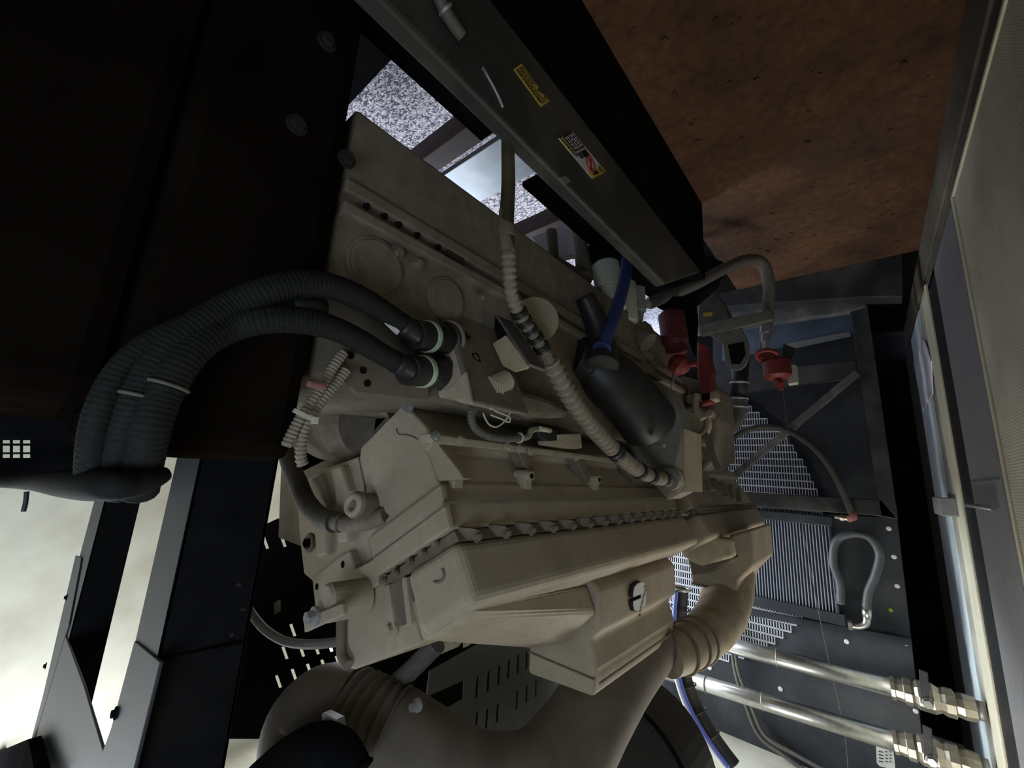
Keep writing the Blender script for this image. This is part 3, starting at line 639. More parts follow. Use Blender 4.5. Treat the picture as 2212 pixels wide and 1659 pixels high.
# ------------------------------------------------------------------ two steel pipes with ball valves running to the right wall
def ballpipe(label, l, px, vx):
    t = thing('steel_pipe', label, 'pipe', hl(*px[0], l))
    a, b = hl(*px[0], l), hl(*px[1], l); r = rp(17, hl(1750, 1440, l)); D = Vector(b)-Vector(a); ln = D.length; d = D.normalized()
    def q(s): return tuple(Vector(a)+d*s)
    s0 = (Vector(hl(*vx, l))-Vector(a)).length
    obj('pipe_run', MB().cyl(a, q(s0-.10), r, 28), steel, t); obj('pipe_end', MB().cyl(q(s0+.13), b, r*.9, 24), dullsteel, t)
    va = obj('valve_body', MB().lathe(q(s0-.10), q(s0+.13), [(0, r*1.2), (.05, r*1.2), (.06, r*1.05), (.16, r*1.15), (.17, r*1.35), (.26, r*1.35), (.27, r*1.1), (.34, r*1.45), (.52, r*1.5), (.6, r*1.2), (.66, r*1.4), (.76, r*1.4), (.78, r*1.1), (.86, r*1.25), (1, r*1.15)], 10), brass, t)
    c = q(s0); obj('valve_stem', MB().lathe(add(c, (0, -r*1.2, 0)), add(c, (0, -r*2.1, 0)), [(0, r*.55), (1, r*.5)], 12), dullsteel, va)
    obj('stem_nut', MB().lathe(add(c, (0, -r*2.1, 0)), add(c, (0, -r*2.5, 0)), [(0, r*.45), (1, r*.4)], 6), steel, va)
    obj('lever', MB().obox(add(c, (-.004, -r*2.0, -.05)), (.012, 0, .002), (0, .003, 0), (-.004, 0, .058)), black, va, .002)
    for s in (.3, .55):
        obj('pipe_clip', MB().torus(q((s0-.1)*s), tuple(d), r*1.06, .002, 24, 6), dullsteel, t)
    return t
ballpipe('upper of the two shiny steel pipes, ending at the pale wall strip', 2.42, [(1455,1362), (2128,1538)], (2000,1503))
ballpipe('lower of the two shiny steel pipes, nearest the bottom edge', 2.40, [(1400,1440), (2140,1664)], (2008,1622))
tg = single('paper_tag', polyL([(1892,1612),(1930,1622),(1934,1658),(1928,1662),(1900,1655),(1894,1648)], 2.56, .002), white, 'white printed tag hanging below the lower steel pipe', 'tag')
mb = MB()
for k in range(4):
    for (x0, x1) in ((1898, 1908), (1912, 1918), (1921, 1926)): mb.prism([hl(u, v, 2.559) for u, v in [(x0, 1622+7*k), (x1, 1624+7*k), (x1, 1626+7*k), (x0, 1624+7*k)]], (0, -.0008, 0))
obj('print', mb, inkblack, tg, kind='stuff')
# bundle of hose and cables dropping in front of the pipes
bd_ = thing('cable_bundle', 'dark hose bundled with one blue and one white cable', 'cable bundle', hl(1530, 1560, 2.1))
base = [(1472,1272),(1468,1330),(1470,1395),(1476,1450),(1494,1510),(1522,1565),(1555,1615),(1585,1655)]
pp = pathl([(u, v, 2.0) for u, v in base]); obj('hose', MB().tube(spline(pp), rp(15, pp[3]), 16), rubber, bd_)
for off, m, nm in ((-11, bluecable, 'blue_cable'), (-18, white, 'white_cable')):
    q = pathl([(u+off, v+3, 1.96) for u, v in base[(2 if off == -18 else 0):]]); obj(nm, MB().tube(spline(q), rp(4.5, q[2]), 8), m, bd_)
for i in (6, 20, 28, 36, 44):
    s = spline(pp); obj('cable_tie', MB().torus(s[i], sub(s[i+1], s[i-1]), rp(19, s[i]), .003, 20, 6), rubber, bd_)
obj('hose_clamp', MB().torus(pp[0], (0, 0, 1), rp(17, pp[0]), .006, 24, 8), steel, bd_)
for k, (o_, lab) in enumerate(((0, 'thin grey cable on the radiator panel, left of its pair'), (14, 'thin grey cable on the radiator panel, right of its pair'))):
    q = pathl([(1578+o_*.4, 1340, 2.60), (1586+o_*.5, 1440, 2.60), (1610+o_*.8, 1520, 2.60), (1640+o_, 1590, 2.60), (1690+o_*2, 1630, 2.60), (1740+o_*3, 1665, 2.60)])
    single('panel_cable', MB().tube(spline(q), rp(4, q[0]), 8), hosegrey, lab, 'cable', 'thin grey cables on the radiator panel')
single('outside_glimpse', MB().prism([hw(u, v, RW-.006) for u, v in [(1973,782),(1996,735),(2010,780),(2014,850),(1992,887)]], (.004, 0, 0)), mat('bluish_white_glimpse', (.85, .86, .95), .8, 0, .35, 9), 'bluish white scrap showing beside the pale wall strip', 'scrap')  # pale patch standing in for the bright outside behind a wall gap

# ================================================================== FUEL SIDE
fh = thing('fuel_hose', 'thick grey hose bowing over the rusty floor to the red valve', 'hose', hl(1560, 600, 1.6))
pp = pathl([(1402,656,1.35),(1440,640,1.40),(1500,615,1.48),(1560,583,1.56),(1610,562,1.63),(1645,568,1.70),(1660,605,1.74),(1660,660,1.77),(1656,705,1.80)])
obj('hose', MB().tube(spline(pp), rp(12, pp[4]), 16), hosegrey, fh)
obj('ferrule', MB().lathe(pp[-1], hl(1653, 742, 1.80), [(0, rp(12.5, pp[-1])), (.4, rp(12.5, pp[-1])), (.45, rp(9, pp[-1])), (1, rp(9, pp[-1]))], 14), dullsteel, fh)
obj('nut', MB().lathe(hl(1652, 738, 1.80), hl(1650, 762, 1.80), [(0, rp(11, pp[-1])), (1, rp(11, pp[-1]))], 6), steel, fh)
obj('elbow', MB().tube(spline(pathl([(1402,656,1.35),(1385,664,1.33),(1380,690,1.33),(1378,706,1.33)])), rp(9, pp[0]), 12), filterm, fh)
rv = thing('red_valve', 'red shut-off valve with filter bowl at the end of the grey hose', 'valve', hl(1668, 790, 1.8))
obj('valve_body', MB().bar(hl(1632, 766, 1.8), hl(1682, 772, 1.8), .035, .03, (0, 1, 0)), redm, rv, .006)
c_ = hl(1656, 768, 1.78); obj('hand_wheel', MB().torus(c_, (0, -.4, 1), .035, .008, 20, 8), redm, rv)
obj('filter_bowl', MB().lathe(hl(1676, 778, 1.82), hl(1680, 818, 1.82), [(0, .04), (.1, .048), (.85, .048), (1, .035)], 22), redm, rv)
obj('drain_cock', MB().lathe(hl(1680, 816, 1.82), hl(1688, 842, 1.82), [(0, .012), (.5, .016), (1, .008)], 10), redm, rv)
obj('mount_block', polyL([(1700,786),(1720,788),(1723,826),(1702,830)], 1.83, .04), filterm, rv, .003)
obj('mount_bracket', polyL([(1692,742),(1718,752),(1719,760),(1700,792),(1690,790)], 1.84, .01), black, rv)
fp_ = thing('fuel_pump', 'dark red fuel pump with a ball-shaped end', 'pump', hl(1450, 740, 1.35))
a_, b_ = hl(1448, 672, 1.35), hl(1462, 762, 1.35); r = rp(27, a_)
obj('pump_body', MB().lathe(a_, b_, [(0, r*.6), (.1, r), (.75, r), (.85, r*.8), (1, r*.8)], 22), mat('dull_red', (.13, .018, .02), .6, 0, .5, 20), fp_)
obj('ball_end', MB().lathe(hl(1450, 776, 1.33), hl(1486, 800, 1.33), [(0, .012), (.15, .026), (.4, .035), (.7, .034), (.9, .022), (1, .008)], 18), redm, fp_)
obj('spigot', MB().cyl(hl(1485, 788, 1.33), hl(1506, 786, 1.33), .009, 10), redm, fp_)
obj('drip_tube', MB().cyl(hl(1456, 798, 1.33), hl(1450, 852, 1.33), .004, 8), dullsteel, fp_)
obj('pump_bracket', polyL([(1415,660),(1440,640),(1500,640),(1505,690),(1500,770),(1470,690)], 1.40, .02), blackdull, fp_)
single('fan_belt_guard', MB().prism([hl(u, v, 1.55) for u, v in [(1505,735),(1525,745),(1540,800),(1538,870),(1512,880),(1505,800)]], (0, .05, 0)), redm, 'dusty red strip behind the fuel pump', 'guard', None, .008)
bk = thing('engine_mount_bracket', 'dusty grey channel bracket with a rounded slotted end', 'bracket', hl(1570, 690, 1.75))
obj('channel_top', polyL([(1508,650),(1540,620),(1566,660),(1578,690),(1508,704)], 1.75, .10), mat('dusty_channel', (.13, .125, .105), .7, 0, .3, 30), bk, .004)
obj('channel_lip', polyL([(1506,702),(1578,686),(1665,668),(1668,690),(1580,712),(1512,724)], 1.73, .03), mat('dusty_steel', (.19, .18, .15), .7, 0, .3, 30), bk, .004)
lug = []
for k in range(9):
    a = math.pi*k/8; lug.append((1591-27*math.cos(a), 766+34*math.sin(a)))
obj('slotted_lug', polyL([(1530,722),(1602,708),(1618,740)]+lug[::-1][:1]+lug[::-1][1:]+[(1562,745)], 1.74, .012), mat('dusty_steel', (.19, .18, .15)), bk, .003)
obj('lug_slot', polyL([(1572,745),(1606,738),(1610,765),(1598,786),(1580,786)], 1.735, .004), blackdull, bk)
obj('yellow_label', polyL([(1518,676),(1538,674),(1540,682),(1520,684)], 1.748, .001), yellow, bk)
ch = thing('coolant_hose', 'dark upright hose with clamps turning into a dusty beige elbow', 'hose', hl(1590, 850, 1.95))
pp = pathl([(1600,770,1.95),(1598,815,1.95),(1595,860,1.95)]); obj('hose', MB().tube(pp, rp(17, pp[0]), 18), rubber, ch)
for (u, v) in [(1597,828),(1595,862),(1594,880)]: obj('hose_clamp', MB().torus(hl(u, v, 1.95), (0, 0, 1), rp(17.5, pp[0]), .005, 22, 8), dullsteel, ch)
q = spline(pathl([(1595,862,1.95),(1592,892,1.95),(1574,915,1.92),(1540,925,1.86)])); obj('elbow', MB().tube(q, rp(18, pp[0]), 18), hosegrey, ch)
# accessory castings between pump and guard
ac = thing('accessory_drive', 'cluttered grimy accessory casting between the pump and the fan guard', 'casting', hl(1490, 900, 1.55))
obj('housing', polyL([(1440,845),(1470,810),(1545,830),(1552,905),(1540,1000),(1515,1020),(1500,940),(1450,880)], 1.60, .25), engine_dirty, ac, .012)
obj('round_cover', MB().lathe(hl(1497, 915, 1.56), hl(1497, 915, 1.62), [(0, .055), (.3, .065), (1, .07)], 24), engine, ac)
obj('cover_ring', MB().torus(hl(1497, 915, 1.56), (0, 1, 0), .045, .008), engine_dirty, ac)
obj('arm', MB().tube(spline(pathl([(1505,850,1.54),(1503,880,1.54),(1520,905,1.54)])), .012, 10), engine, ac)
obj('cap_block', polyL([(1508,850),(1545,842),(1548,862),(1512,872)], 1.55, .06), engine, ac, .006)
for (u, v) in [(1493,862),(1535,895),(1520,955),(1508,985)]: obj('cap_screw', bolt(MB(), hl(u, v, 1.59), (0, -1, 0), .012, .02), engine, ac)
obj('flat_strap', MB().bar(hl(1522, 935, 1.57), hl(1552, 1015, 1.57), .02, .006, (0, 1, 0)), engine_dirty, ac)
for k in range(5): obj('cooling_fin', polyL([(1515+18*k,1025+8*k),(1525+18*k,1024+7*k),(1545+14*k,1058+6*k),(1535+14*k,1060+6*k)], 1.58+.1*k, .02), engine_dirty, ac, .002)
sl_ = thing('pipe_coupling', 'small beige coupling on the dusty channel under the white filters', 'coupling', hl(1385, 740, 1.2))
obj('block', polyL([(1362,720),(1392,690),(1405,712),(1400,740),(1375,745)], 1.2, .05), engine_dirty, sl_, .006)
for (a, b, c, d) in [(1340,715,1400,745),(1345,742,1410,775),(1360,775,1410,800)]:
    obj('pipe_stub', MB().cyl(hl(a, b, 1.15), hl(c, d, 1.2), .016, 12), engine_dirty, sl_)

# fuel filters with the blue hose
for i, (px, top, bot, rpx, l, lab, gm) in enumerate([((1308, 1322), 570, 672, 30, 1.02, 'pale cream filter canister nearest the camera behind the blue hose', filterm), ((1345, 1352), 600, 700, 26, 1.10, 'pale cream filter canister half hidden behind the blue hose', filterm), ((1372, 1376), 606, 676, 19, 1.2, 'short grey-green filter canister by the bright gravel patch', mat('grey_filter_can', (.33, .35, .30), .5))]):
    f = thing('filter_canister', lab, 'filter', hl(px[1], bot, l), 'filter canisters')
    a_, b_ = hl(px[0], top, l), hl(px[1], bot, l); r = rp(rpx, a_)
    obj('can', MB().lathe(a_, b_, [(0, r*.72), (.02, r*.9), (.06, r), (.55, r), (.56, r*.97), (.6, r), (.97, r*.98), (1, r*.8)], 30), gm, f)
    obj('cap', MB().lathe(lerp(a_, b_, -.06), a_, [(0, r*.3), (.5, r*.5), (1, r*.7)], 24), gm, f)
bh = thing('blue_hose', 'dark blue hose curving down in front of the filter canisters', 'hose', hw(1330, 660, -.44))
pp = pathw([(1356,545,-.46),(1350,600,-.45),(1336,655,-.44),(1318,705,-.43),(1300,752,-.43)])
obj('hose', MB().tube(spline(pp), rp(13, pp[1]), 14), bluehose, bh)
obj('hose_cuff', MB().torus(pp[-1], sub(pp[-1], pp[-2]), rp(14, pp[1]), .004), bluehose, bh)
obj('filter_head', MB().prism([hl(u, v, 1.02) for u, v in [(1255,525),(1330,540),(1390,565),(1385,592),(1290,575),(1258,560)]], (0, .12, 0)), blackdull, eng, .006)
obj('black_elbow', MB().tube(spline(pathw([(1262,640,-.47),(1285,690,-.46),(1300,740,-.45),(1300,790,-.44)])), [rp(20+ (i*.6), hw(1285,690,-.46)) for i in range(25)], 16), rubber, bh)
# grimy pipework behind, between oil pan and filters
for (a, b, c, d, r, l) in [(1180,560,1260,610,18,.95),(1200,610,1290,660,22,1.0),(1190,500,1200,600,12,.9),(1245,480,1265,600,16,1.0),(1170,640,1260,720,24,.95),(1160,560,1165,640,10,.85),(1330,690,1400,740,16,1.15)]:
    p, q = hl(a, b, l), hl(c, d, l); obj('lube_pipe', MB().lathe(p, q, [(0, rp(r, p)), (.1, rp(r*1.1, p)), (.2, rp(r, p)), (.8, rp(r, p)), (.82, rp(r*1.3, p)), (1, rp(r*1.3, p))], 14), engine_dirty, eng)
obj('block_lug', MB().prism([hl(u, v, .92) for u, v in [(1170,610),(1205,600),(1300,700),(1290,730),(1215,690),(1175,650)]], (0, .1, 0)), engine_dirty, eng, .01)

# ------------------------------------------------------------------ black rubber intake boot and folded cover plate
bt_ = thing('intake_boot', 'black rubber air intake boot bulging beside the corrugated conduit', 'intake boot', hw(1340, 860, -.45))
pp = spline(pathw([(1235,768,-.52),(1270,785,-.50),(1310,815,-.47),(1348,850,-.45),(1380,888,-.435),(1398,912,-.43)]), 8)
rr = [rp(46+16*min(1, i/18), p) for i, p in enumerate(pp)]
obj('boot', MB().tube(pp, rr, 30), rubber, bt_)
obj('boot_nose', MB().lathe(pp[-1], add(pp[-1], mul(sub(pp[-1], pp[-6]), .55)), [(0, rr[-1]), (.3, rr[-1]*.97), (.6, rr[-1]*.85), (.85, rr[-1]*.6), (1, rr[-1]*.3)], 28), rubber, bt_)
obj('clamp_screw', MB().obox(hl(1424, 962, .98), (.014, 0, 0), (0, .006, 0), (0, 0, .005)), steel, bt_, .001)
cp = thing('folded_cover', 'grey folded sheet cover with a clipped corner at the conduit end', 'cover', hl(1440, 950, 1.22))
obj('front_face', polyL([(1300,850),(1345,815),(1398,812),(1440,835),(1462,880),(1474,930),(1476,1062),(1440,1080),(1400,1030),(1350,960)], 1.20, .10), mat('grey_cover_paint', (.27, .25, .22), .6, 0, .15, 40), cp, .006)
obj('side_face', MB().prism([hl(1475,927,1.198), hl(1475,1063,1.198), hl(1441,1081,1.198)], (0, .004, 0)), tan, cp)
obj('side_fold', MB().poly([hl(1474,926,1.198), hl(1476,1062,1.198), add(hl(1476,1062,1.198), (0, .16, 0)), add(hl(1474,926,1.198), (0, .16, 0)), add(hl(1474,926,1.198), (.004, 0, 0)), add(hl(1476,1062,1.198), (.004, 0, 0)), add(hl(1476,1062,1.198), (.004, .16, 0)), add(hl(1474,926,1.198), (.004, .16, 0))], [(0,1,2,3),(4,5,6,7),(0,1,5,4),(1,2,6,5),(2,3,7,6),(3,0,4,7)]), engine, cp)
c_ = hl(1452, 1036, 1.195); obj('conduit_socket', MB().lathe(add(c_, (0, -.03, 0)), c_, [(0, .03), (.6, .03), (.62, .036), (1, .036)], 20), brass, cp)

# ------------------------------------------------------------------ ribbed conduit from the rail down to the cover
cd = thing('ribbed_conduit', 'long dusty ribbed conduit winding from the rail to the folded cover', 'conduit', hw(1100, 560, -.42))
up = pathw([(1100,225,-.40),(1097,300,-.40),(1098,400,-.41),(1094,480,-.415),(1096,530,-.42)])
obj('upper_hose', MB().tube(spline(up), [rp(13+.15*i, up[1]) for i in range(33)], 14), conduitgrime, cd)
obj('coupling', MB().lathe(hw(1092, 455, -.415), hw(1094, 545, -.42), [(0, rp(14, up[2])), (.3, rp(17, up[2])), (.45, rp(20, up[2])), (.6, rp(20, up[2])), (.62, rp(16, up[2])), (1, rp(15, up[2]))], 16), engine_dirty, cd)
mid = pathw([(1097,540,-.42),(1100,590,-.42),(1106,640,-.425),(1130,690,-.43),(1160,735,-.43),(1190,785,-.43)])
corr = MB(); corrugated(corr, mid, rp(16, mid[1]), .011, .2, 14); obj('ribbed_upper', corr, conduit, cd)
for i in range(5):
    s = spline(mid, 10); k = 26+4*i; obj('tape_band', MB().tube([s[k], s[k+1], s[k+2]], rp(19, mid[3]), 16), rubber, cd)
lowc = pathw([(1188,780,-.43),(1215,830,-.43),(1250,885,-.43),(1295,940,-.43),(1345,990,-.43),(1395,1024,-.43),(1448,1038,-.43)])
corr = MB(); corrugated(corr, lowc, rp(22, lowc[1]), .0165, .2, 16); obj('ribbed_lower', corr, conduit, cd)
for k in (32, 33, 42, 46, 50): s = spline(lowc, 9); obj('tape_band', MB().tube([s[k], s[k+1]], rp(24, lowc[1]), 16), rubber, cd)

# ------------------------------------------------------------------ junction box with cable glands
JL = .40
jb = thing('junction_box', 'grey-beige cable junction box with two black glands', 'junction box', hl(985, 800, JL))
jbx = obj('box_body', polyL([(938,690),(962,672),(978,725),(1018,870),(985,868),(958,850),(932,868),(905,840)], JL, .12), engine, jb, .006)
obj('lid_fold', polyL([(962,845),(1005,802),(1018,868),(1015,872),(980,840)], JL-.004, .006), engine, jb, .002)
lid = obj('box_lid', MB().prism([hl(u, v, JL) for u, v in [(950,668),(964,662),(1020,868),(1012,872)]], (0, .135, 0)), engine_dirty, jb, .004)
jn = (.866, 0, -.5)
def jt(u, v): return add(hplane(u, v, hl(1000, 790, JL), jn), mul(jn, .006))
for (u, v, ch_) in [(988,682,'2'), (1006,731,'4'), (1023,775,'D')]:
    text('hand_marking', ch_, .026, jt(u, v), (.0, -1, 0), (.5, 0, .866), blackdull, jb, .0003)
for (u0, v0_, u1, v1_) in [((968), 735, 892, 722), ((958), 806, 880, 800)]:
    a_ = hl(u0, v0_, JL+.005)
    b_ = hw(u1, v1_, -.468); r = rp(33, a_)
    g = obj('cable_gland', MB().lathe(a_, b_, [(0, r*1.15), (.12, r*1.15), (.14, r), (.5, r*.98), (.6, r*.92), (1, r*.86)], 26), rubber, jb)
    obj('gland_band', MB().lathe(lerp(a_, b_, .58), lerp(a_, b_, .68), [(0, r*.99), (1, r*.97)], 26), mint, g)
    obj('gland_rim', MB().torus(lerp(a_, b_, .03), sub(b_, a_), r*1.2, .004, 28, 8), engine_dirty, g)
bx_ = thing('open_switch_box', 'small open beige box with a bent conduit poking out', 'box', hl(1100, 750, .56))
obx = (1060, 690)
obj('box_side', polyL([(1063,742),(1092,723),(1142,788),(1137,796),(1110,803),(1085,790)], .490, .006), tan, bx_, .002)
obj('box_back', polyL([(1040,712),(1069,682),(1092,723),(1063,742)], .515, .006), blackdull, bx_)  # black plate stands for the shade inside the open box
obj('box_edge', polyL([(1068,681),(1074,680),(1144,785),(1140,791)], .487, .045), hosegrey, bx_, .001)
obj('bent_conduit', MB().tube(spline(pathl([(1063,708,.51),(1042,708,.50),(1030,718,.49),(1040,733,.49)])), rp(8, hl(1050,710,.5)), 12), hosegrey, bx_)
single('oval_disc', MB().lathe(hw(1158, 690, -.47), add(hw(1158, 690, -.47), (.004, -.003, 0)), [(0, .046), (1, .045)], 32), mat('dusty_disc', (.34, .30, .21), .7, 0, .15, 30), 'dusty oval disc behind the ribbed conduit', 'disc')
kn = thing('coil_plug', 'ribbed white plug with loose wires below the open box', 'plug', hl(1080, 832, .5))
a_, b_ = hw(1058, 836, -.452), hw(1094, 822, -.448); r = rp(24, a_)
prof_ = []
for i in range(14): prof_.append((i/14, r*(1 if i % 2 else .93)))
obj('plug_body', MB().lathe(a_, b_, prof_+[(1, r)], 24), engine, kn)
obj('plug_cap', MB().lathe(b_, add(b_, mul(sub(b_, a_), .2)), [(0, r*.8), (1, r*.7)], 20), engine_dirty, kn)
for pts in ([(1092,836),(1082,856),(1066,872),(1058,885)], [(1035,856),(1060,860),(1085,868),(1108,874),(1100,880)], [(1043,892),(1055,915),(1072,922),(1090,910),(1102,890),(1101,878)], [(1060,896),(1085,906),(1100,912),(1102,902)], [(1056,878),(1075,890),(1095,898),(1103,905)]):
    obj('loose_wire', MB().tube(spline(pathw([(u, v, -.44) for u, v in pts])), .0014, 6), filterm, kn)
obj('side_casting', MB().prism([hw(u, v, -.472) for u, v in [(1090,842),(1108,834),(1180,858),(1240,884),(1225,902),(1150,905),(1095,880)]], (-.05, 0, 0)), engine_dirty, eng, .012)
sw = thing('sensor_cable', 'thin ribbed sensor cable looping below the loose wires', 'cable', hl(1060, 930, .46))
corr = MB(); corrugated(corr, pathw([(1030,870,-.48),(1018,895,-.48),(1026,925,-.48),(1055,942,-.48),(1090,948,-.48),(1120,946,-.48)]), rp(9, hw(1055,942,-.48)), .005, .12, 10); obj('ribbed_sleeve', corr, hosegrey, sw)
obj('cable_tail', MB().tube(spline(pathw([(1118,946,-.48),(1140,944,-.48),(1148,930,-.48),(1165,926,-.48)])), rp(7, hw(1118,946,-.48)), 10), conduit, sw)
obj('cable_clip', MB().torus(hw(1122, 946, -.48), (0, 1, 0), rp(10, hw(1118,946,-.48)), .002), filterm, sw)
cn = thing('connector_block', 'beige connector block with a black socket on the rail flange', 'connector', hw(1220, 950, -.48))
obj('block', polyW([(1205,938),(1255,936),(1258,968),(1240,970),(1188,962),(1186,952),(1206,950)], -.48, .03), engine, cn, .002)
obj('socket', polyW([(1162,926),(1205,928),(1204,950),(1190,955),(1165,945)], -.482, .03), rubber, cn, .002)
obj('socket_plug', MB().cyl(hw(1165, 926, -.475), hw(1188, 930, -.478), rp(6, hw(1165,926,-.475)), 10), filterm, cn)
# flat plate and starter-like casting below the glands
tp = thing('terminal_plate', 'flat grimy plate under the black cable glands', 'plate', hl(830, 830, .36))
obj('plate', polyW([(742,752),(755,838),(770,850),(925,868),(930,800)], -.488, .008), engine_dirty, tp, .003)
for (u, v) in [(784,800),(793,828),(757,768)]: p = hw(u, v, -.4875); obj('plate_hole', MB().lathe(p, add(p, (.0012, 0, 0)), [(0, .005), (1, .005)], 8), blackdull, tp)
lo_ = thing('lower_casting', 'lumpy beige casting under the flat plate', 'casting', hl(760, 940, .5))
obj('drum', MB().lathe(hl(690, 930, .62), hl(810, 915, .5), [(0, .10), (.5, .105), (.9, .10), (1, .08)], 28), engine_dirty, lo_)
obj('shell', polyL([(640,985),(700,880),(760,845),(880,872),(775,985),(700,1012),(640,1040)], .50, .2), engine_dirty, lo_, .02)
obj('bracket', polyL([(735,850),(790,850),(800,870),(770,888),(738,875)], .42, .05), engine_dirty, lo_, .006)
obj('nozzle', MB().lathe(hl(800, 880, .44), hl(850, 885, .46), [(0, .012), (.6, .014), (1, .02)], 14), engine_dirty, lo_)

# ================================================================== LEFT SIDE: CABLES, STAND, ALTERNATOR
def cable(label, px, rpx):
    t = thing('power_cable', label, 'cable', hw(*px[-1]), 'thick braided power cables')
    pp = pathw(px); s = resample(spline(pp, 10), .012); r = rp(rpx, pp[0])
    sh_ = MB(); corrugated(sh_, pp, r, .0045, .03, 14); obj('sheath', sh_, cablem, t)
    k = len(s)//4; obj('sleeve', MB().tube(s[:4], r*1.06, 16), rubber, t)
    return t, s, r
c1_, s1_, r1_ = cable('upper thick braided cable arching from the top gland', [(905,727,-.468),(840,682,-.46),(780,645,-.452),(710,618,-.446),(640,615,-.446),(570,632,-.45),(500,662,-.46),(430,705,-.46),(370,750,-.46),(318,820,-.46),(285,900,-.462),(268,980,-.47),(262,1062,-.49)], 23)
c2_, s2_, r2_ = cable('lower thick braided cable arching from the bottom gland', [(895,803,-.468),(830,768,-.46),(770,732,-.452),(710,706,-.446),(640,692,-.446),(570,692,-.45),(500,708,-.46),(440,738,-.455),(390,790,-.45),(350,860,-.45),(325,930,-.45),(310,1000,-.46),(300,1062,-.48)], 22)
cable('dim thick cable hanging leftmost behind the two arching ones', [(700,668,-.462),(620,660,-.462),(520,672,-.463),(420,700,-.463),(330,742,-.463),(265,800,-.463),(222,880,-.463),(204,960,-.47),(198,1060,-.49)], 21)
for (s, k, r, par) in ((s1_, 30, r1_, c1_), (s2_, 26, r2_, c2_)):
    obj('cable_tie', MB().torus(s[k], sub(s[k+1], s[k-1]), r*1.03, .0018, 22, 6), hosegrey, par)
obj('paper_wrap', MB().tube(s1_[5:9], r1_*1.03, 8), white, c1_) if False else None
wt = hw(843, 702, -.455); obj('marker_tag', MB().prism([hw(u, v, -.455) for u, v in [(818,684),(828,680),(864,716),(858,723)]], (-.002, 0, 0)), white, c1_)
bg_ = thing('cable_trough', 'sagging black trough under the hanging cables', 'trough', hw(200, 1060, -.75))
pp = pathw([(-80,1038,-.93),(60,1040,-.80),(140,1044,-.56),(220,1048,-.455),(300,1044,-.445),(362,1022,-.45)])
obj('trough_body', MB().tube(spline(pp), [rp(14+20*math.sin(min(i, 40)/40*math.pi)**.8, pp[4]) for i in range(41)], 18), mat('black_sheeting', (.012, .012, .012), .7, 0, .4, 30, .3, spec=.15), bg_)
obj('loose_tail', MB().tube(spline(pathw([(58,1062,-.93),(56,1085,-.93),(51,1105,-.93)])), .003, 6), rubber, bg_)
# alternator with a louvred guard (bright lining shows through its holes)
al = thing('alternator', 'near-black alternator housing filling the dark left side', 'alternator', (-1.0, -.6, -1.0))
AW = -.96
def ap(u, v): p = hw(u, v, AW); return (p[1], p[2])
rows = []
for i in range(6):
    for j, (y0, y1) in enumerate(((951, 958), (963, 977), (981, 989))):
        u = -60+i*22; rows.append([ap(u, y0), ap(u+15, y0), ap(u+15, y1), ap(u, y1)])
rows.append([ap(219,711), ap(237,712), ap(233,732), ap(216,731)])
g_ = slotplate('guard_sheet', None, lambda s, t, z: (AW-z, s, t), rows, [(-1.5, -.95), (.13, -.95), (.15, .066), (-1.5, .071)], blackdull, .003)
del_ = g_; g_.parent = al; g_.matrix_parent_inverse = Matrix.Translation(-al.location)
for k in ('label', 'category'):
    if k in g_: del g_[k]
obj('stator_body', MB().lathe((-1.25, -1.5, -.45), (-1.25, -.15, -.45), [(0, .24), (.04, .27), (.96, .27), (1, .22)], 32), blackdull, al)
for k in range(4): obj('louvre_bar', MB().bar((AW+.004, -.28+.045*k, -.02), (AW+.004, -.28+.045*k, .06), .012, .004), blackdull, al)
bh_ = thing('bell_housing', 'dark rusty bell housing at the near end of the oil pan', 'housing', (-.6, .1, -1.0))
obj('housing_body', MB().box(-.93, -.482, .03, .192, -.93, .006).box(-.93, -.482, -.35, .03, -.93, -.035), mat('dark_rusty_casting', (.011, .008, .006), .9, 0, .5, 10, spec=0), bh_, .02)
for (u, v) in [(705,92),(640,272),(748,345)]: obj('housing_bolt', bolt(MB(), hw(u, v, -.482), (1, 0, 0), .008, .010), mat('dark_bolt', (.025, .022, .02), .7, spec=.2), bh_)
# portal stand: two channel uprights joined by gusset plates
PL_ = .154
sd = thing('channel_stand', 'dark steel portal stand with two uprights and a notched gusset', 'stand', (-1.1, .2, -1.0))
lit_face_m = mat('stand_daylit_black', (.024, .027, .033), .6, 0, .2, 30)  # bluish daylight put into the colour of the faces towards the near end
def upright(w0, w1, l1, va):
    obj('upright_flange', MB().box(w1, w0, PL_, PL_+.004, va, CEIL), lit_face_m, sd, .001)
    obj('upright_web', MB().box(w0-.004, w0, PL_, l1, va, CEIL), blackdull, sd, .001)
upright(-.70, -.842, .254, -.9)
obj('inner_flange', MB().box(-.842, -.70, .250, .254, -.9, CEIL), blackdull, sd)
upright(-1.57, -1.80, .228, -.5)
gpx = [(290,1382),(345,1426),(360,1426),(300,1659),(180,1700),(60,1700),(70,1600),(142,1372),(225,1612),(238,1575)]
obj('gusset_plate', polyL([(140,1372),(180,1480),(222,1622),(240,1572),(290,1385),(345,1430),(230,1900),(20,1900),(85,1560)], PL_-.003, .004), lit_face_m, sd, .001)
obj('gusset_plate', polyL([(163,1200),(175,1205),(172,1225),(148,1350),(141,1372),(85,1560),(70,1600)], PL_-.004, .004), lit_face_m, sd, .001)
for (u, v) in [(100,1438),(145,1290),(252,1540)]: obj('gusset_bolt', bolt(MB(), hl(u, v, PL_-.004), (0, -1, 0), .0055, .006), blackdull, sd)
for (u, v) in [(516,1262),(525,1315),(500,1370)]: obj('web_stud', bolt(MB(), hw(u, v, -.70), (1, 0, 0), .0022, .004), mat('dark_bolt', (.025, .022, .02)), sd)
